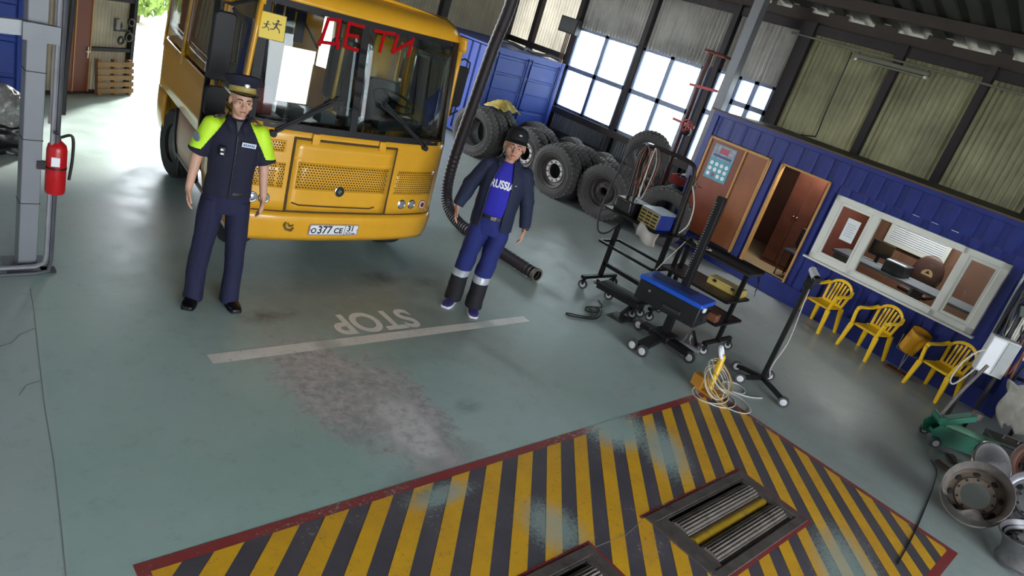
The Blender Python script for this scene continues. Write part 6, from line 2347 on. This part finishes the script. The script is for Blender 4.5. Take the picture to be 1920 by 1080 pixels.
for i, (dx, r_, m_) in enumerate(((.0, .016, M_CABLEW), (.03, .02, M_CABLE), (.055, .024, M_CABLE), (-.02, .012, M_CABLEW), (.015, .010, M_CABLEW))):
    MB().tube(spline([(dx + .03, .02 * i, 4.0), (dx + .02, .02 * i, 2.2), (dx + .015 * math.sin(i), .01, 1.2), (dx - .01, 0, .55), (dx - .03 + .01 * i, 0, .15 + .04 * i)], 5), r_, 7).build('cable', m_, cbu)

# sacks in front of the left container
sk = thing('wrapped_bale', 'clear plastic wrapped bale on a black bag by the left container', 'bale', (1.42, 8.78, 0))
mb = MB()
mb.sph((0, 0, .17), (.24, .22, .18), 18, 12)
mb.b(-.20, .20, -.18, .18, 0, .30)
mm = remesh(mb, .02, 4)
wrinkle(mm, .03, 7, 7, 1.5)
mobj('black_bag', mm, M('black_bin_bag', '141416', .3, var=.2), sk)
mb = MB()
mb.sph((.02, 0, .46), (.20, .18, .24), 18, 12)
mm = remesh(mb, .016, 3)
wrinkle(mm, .035, 8, 8, 4.5)
mobj('plastic_wrap', mm, M('plastic_film_grey', '8d8c8a', .25, var=.45, scale=14), sk)

# pallet and hanging gear on the gate leaf
plt = thing('wooden_pallet', 'weathered wooden pallet standing against the open gate leaf', 'pallet', (2.45 + 1.05 * .72 + .05, 11.42 + .63 * .72 - .06, 0), LD)
M_PAL = M('pallet_wood', '8a6a48', .8, var=.2, scale=8)
for k in range(5):
    MB().b(-.34, .34, -.10, -.085, .03 + k * .098, .03 + k * .098 + .068).build('slat', M_PAL, plt, bevel=.003)
for x in (-.32, -.03, .26):
    MB().b(x, x + .06, -.085, -.02, .0, .52).build('stringer', M_PAL, plt)
plt.rotation_euler = (R(-5), 0, LD)
hg = thing('hung_gear', 'dark pulleys and coiled rope hung on the gate leaf above the pallet', 'gear', (2.45, 11.42, 0), LD)
for x, z, r_ in ((.95, 1.02, .055), (1.16, .86, .06), (1.02, .80, .05), (1.18, 1.08, .05)):
    mb = MB(Matrix.Translation((x, -.06, z)) @ FRONT)
    mb.tube([(r_ * math.cos(a * PI / 8), r_ * math.sin(a * PI / 8), 0) for a in range(16)], .018, 8, closed=True)
    mb.build('coil', M('dark_gear', '3a3632', .6, .3), hg)
MB().b(.90, 1.2, -.05, -.03, .93, .96).build('hook_rail', M_STEELDK, hg)
MB().b(.88, .96, -.09, -.03, .96, 1.12).build('gear_block', M('gear_grey', '77736c', .5, .3), hg, bevel=.01)

# ================================================================ wall fittings on the right
rp = thing('red_standpipe', 'dark red pipe with red cross arms and a valve before the windows', 'pipe', (12.75, 8.02, 0))
M_REDP = M('red_oxide_paint', 'a8201f', .45, var=.15)
MB().cyl((0, 0, 0), (0, .05, 3.35), .055).build('riser', M('dark_red_riser', '4a2020', .5, var=.2), rp)
MB().tube([(-.05, .15, 3.32), (-.05, -.30, 3.30), (.2, -.30, 3.30), (.2, .15, 3.32)], .03, 8, closed=True).build('top_guard', M('rust_red_guard', '6a2a24', .5), rp)
MB().bar((-.05, .22, 2.62), (-.05, -.45, 2.66), .05).build('cross_arm', M_REDP, rp)
MB().bar((-.05, .30, 1.88), (-.05, -.25, 1.86), .05).build('cross_arm', M_REDP, rp)
mb = MB(Matrix.Translation((-.14, -.12, 1.86)) @ AX)
mb.tube([(.10 * math.cos(a * PI / 8), .10 * math.sin(a * PI / 8), 0) for a in range(16)], .018, 8, closed=True)
for a in (0, 60, 120):
    mb.bar((.1 * math.cos(R(a)), .1 * math.sin(R(a)), 0), (-.1 * math.cos(R(a)), -.1 * math.sin(R(a)), 0), .018)
mb.build('valve_wheel', M_REDP, rp)
MB().sph((-.03, -.10, 1.74), (.09, .10, .10), 14, 10).build('valve_body', M('valve_dark', '2a1a1a', .5), rp)
fx = thing('tube_lamp', 'long unlit fluorescent lamp under the conduit on the corrugated wall', 'lamp', (XR - .20, 4.85, 3.92))
MB().b(-.05, .05, -.65, .65, .0, .07).build('housing', M('lamp_housing_grey', '65665a', .5), fx, bevel=.01)
for s in (-.02, .02):
    MB().cyl((s, -.60, -.02), (s, .60, -.02), .014, n=8).build('tube', M('dull_glass_tube', '7c7d6c', .4), fx)
for s in (-.6, .6):
    MB().b(-.045, .045, s - .02, s + .02, -.04, .0).build('lamp_holder', M_PVC, fx)
    MB().cyl((0, s, .07), (0, s, .12), .008, n=6).build('hanger', M_STEELDK, fx)
cn = tag(MB().tube([(XR - .2, 6.8, 4.06), (XR - .2, 2.6, 4.03), (XR - .2, -3.0, 4.0)], .018, 8).build('wall_conduit', M('conduit_dull', '77776a', .5, .3), None), 'thin conduit running along the top of the corrugated wall', 'pipe')
ld_ = tag(MB().tube(spline([(XR - .10, 5.62, 4.0), (XR - .10, 5.60, 3.0), (XR - .10, 5.58, 2.5), (XR - .4, 5.5, 2.46), (12.2, 5.42, 2.44)], 5), .012, 6).build('wall_cable', M_CABLE, None), 'black cable dropping down the corrugated wall to the office roof', 'cable')
spk = thing('wall_speaker', 'black box speaker high on the wall left of the windows', 'speaker', (XR - .22, 12.25, 2.80), R(8))
MB().b(-.12, .10, -.26, .26, 0, .36).build('speaker_case', M_RUB, spk, bevel=.01)
MB().b(-.128, -.12, -.23, .23, .03, .33).build('speaker_grille', M_PLAST, spk)
MB().b(.10, .2, -.03, .03, .14, .22).build('speaker_bracket', M_STEELDK, spk)
vp = thing('wall_pipes', 'bundle of thin rusty pipes beside the first window', 'pipe', (XR - .20, 12.22, 0))
for k in range(3):
    MB().tube([(0, .05 * k, 0), (0, .05 * k, 1.1), (-.03, .05 * k + .04, 1.25), (0, .05 * k, 1.4), (0, .05 * k, 2.95)], .016, 7).build('pipe', M('rusty_pipe', '6a5040', .6, .3, var=.25), vp)
# loose boxes beyond the trolley
bxs = thing('red_crate', 'red plastic crate of scrap on the tyres by the office corner', 'crate', (11.72, 6.98, .875), R(10))
for q in ((-.16, .16, -.20, -.19, 0, .16), (-.16, .16, .19, .20, 0, .16), (-.16, -.15, -.19, .19, 0, .16), (.15, .16, -.19, .19, 0, .16), (-.15, .15, -.19, .19, 0, .012)):
    MB().b(*q).build('crate_wall', M('crate_red', '8f2a22', .5, var=.1), bxs)
for k in range(4):
    MB().box((-.06 + .05 * k, .02 * k - .04, .12 + .02 * (k % 2)), (.08, .16, .05), Euler((.3 * k, .2, .5 * k))).build('scrap_piece', (M_WHITE, M_PLAST, M_STEEL, M_RIMW)[k], bxs)

# ================================================================ trees beyond the yard
M_LEAF = M('sunlit_leaves', '7d9a4a', .7, var=.35, scale=3)
M_BARK = M('tree_bark', '6a5a48', .9, var=.2)


def tree(label, x, y, h, r, seed, n=900):
    random.seed(seed)
    t_ = thing('leafy_tree', label, 'tree', (x, y, -.03), 0, 'trees beyond the yard')
    MB().tube([(0, 0, 0), (.1, .05, h * .35), (.05, 0, h * .6)], [.14, .11, .06], 8).build('trunk', M_BARK, t_)
    for k in range(4):
        a = k * 1.7 + seed
        MB().tube([(.08, .02, h * (.3 + .05 * k)), (.5 * r * math.cos(a), .5 * r * math.sin(a), h * .55), (.8 * r * math.cos(a), .8 * r * math.sin(a), h * .7)], [.06, .04, .02], 6).build('branch', M_BARK, t_)
    mb = MB()
    for _ in range(n):
        a, b2, rr = random.uniform(0, 2 * PI), math.acos(random.uniform(-1, 1)), r * random.uniform(.45, 1.0)
        c = Vector((rr * math.sin(b2) * math.cos(a), rr * math.sin(b2) * math.sin(a), h * .55 + rr * 1.15 * math.cos(b2) * h / (2.6 * r)))
        s = random.uniform(.08, .17)
        q = Euler((random.uniform(0, 6), random.uniform(0, 6), random.uniform(0, 6))).to_matrix()
        mb.add([c + q @ Vector(p) for p in ((-s, 0, 0), (0, -s * .5, .02), (s, 0, 0), (0, s * .5, .02))], [(0, 1, 2, 3)])
    lf = mb.build('foliage', M_LEAF, t_, smooth=0)
    lf['kind'] = 'stuff'
    return t_


for i, (x, y, h, r, lb) in enumerate(((5.7, 19.4, 1.7, 1.2, 'sunlit green bush beyond the rear gate, left in the opening'), (8.4, 19.6, 1.8, 1.25, 'sunlit green bush beyond the rear gate, close to the bus roof'), (7.0, 22.4, 2.4, 1.3, 'taller green bush further back beyond the rear gate'))):
    tree(lb, x, y, h, r, i, 1400)
for i, (x, y, h, r, lb) in enumerate(((22.5, 19.5, 4.0, 1.9, 'leafy tree seen through the first side window'), (21.5, 14.2, 3.8, 1.8, 'leafy tree seen through the second side window'), (22.0, 9.6, 3.8, 1.8, 'leafy tree seen through the window beside the grey column'))):
    tree(lb, x, y, h, r, i + 10)
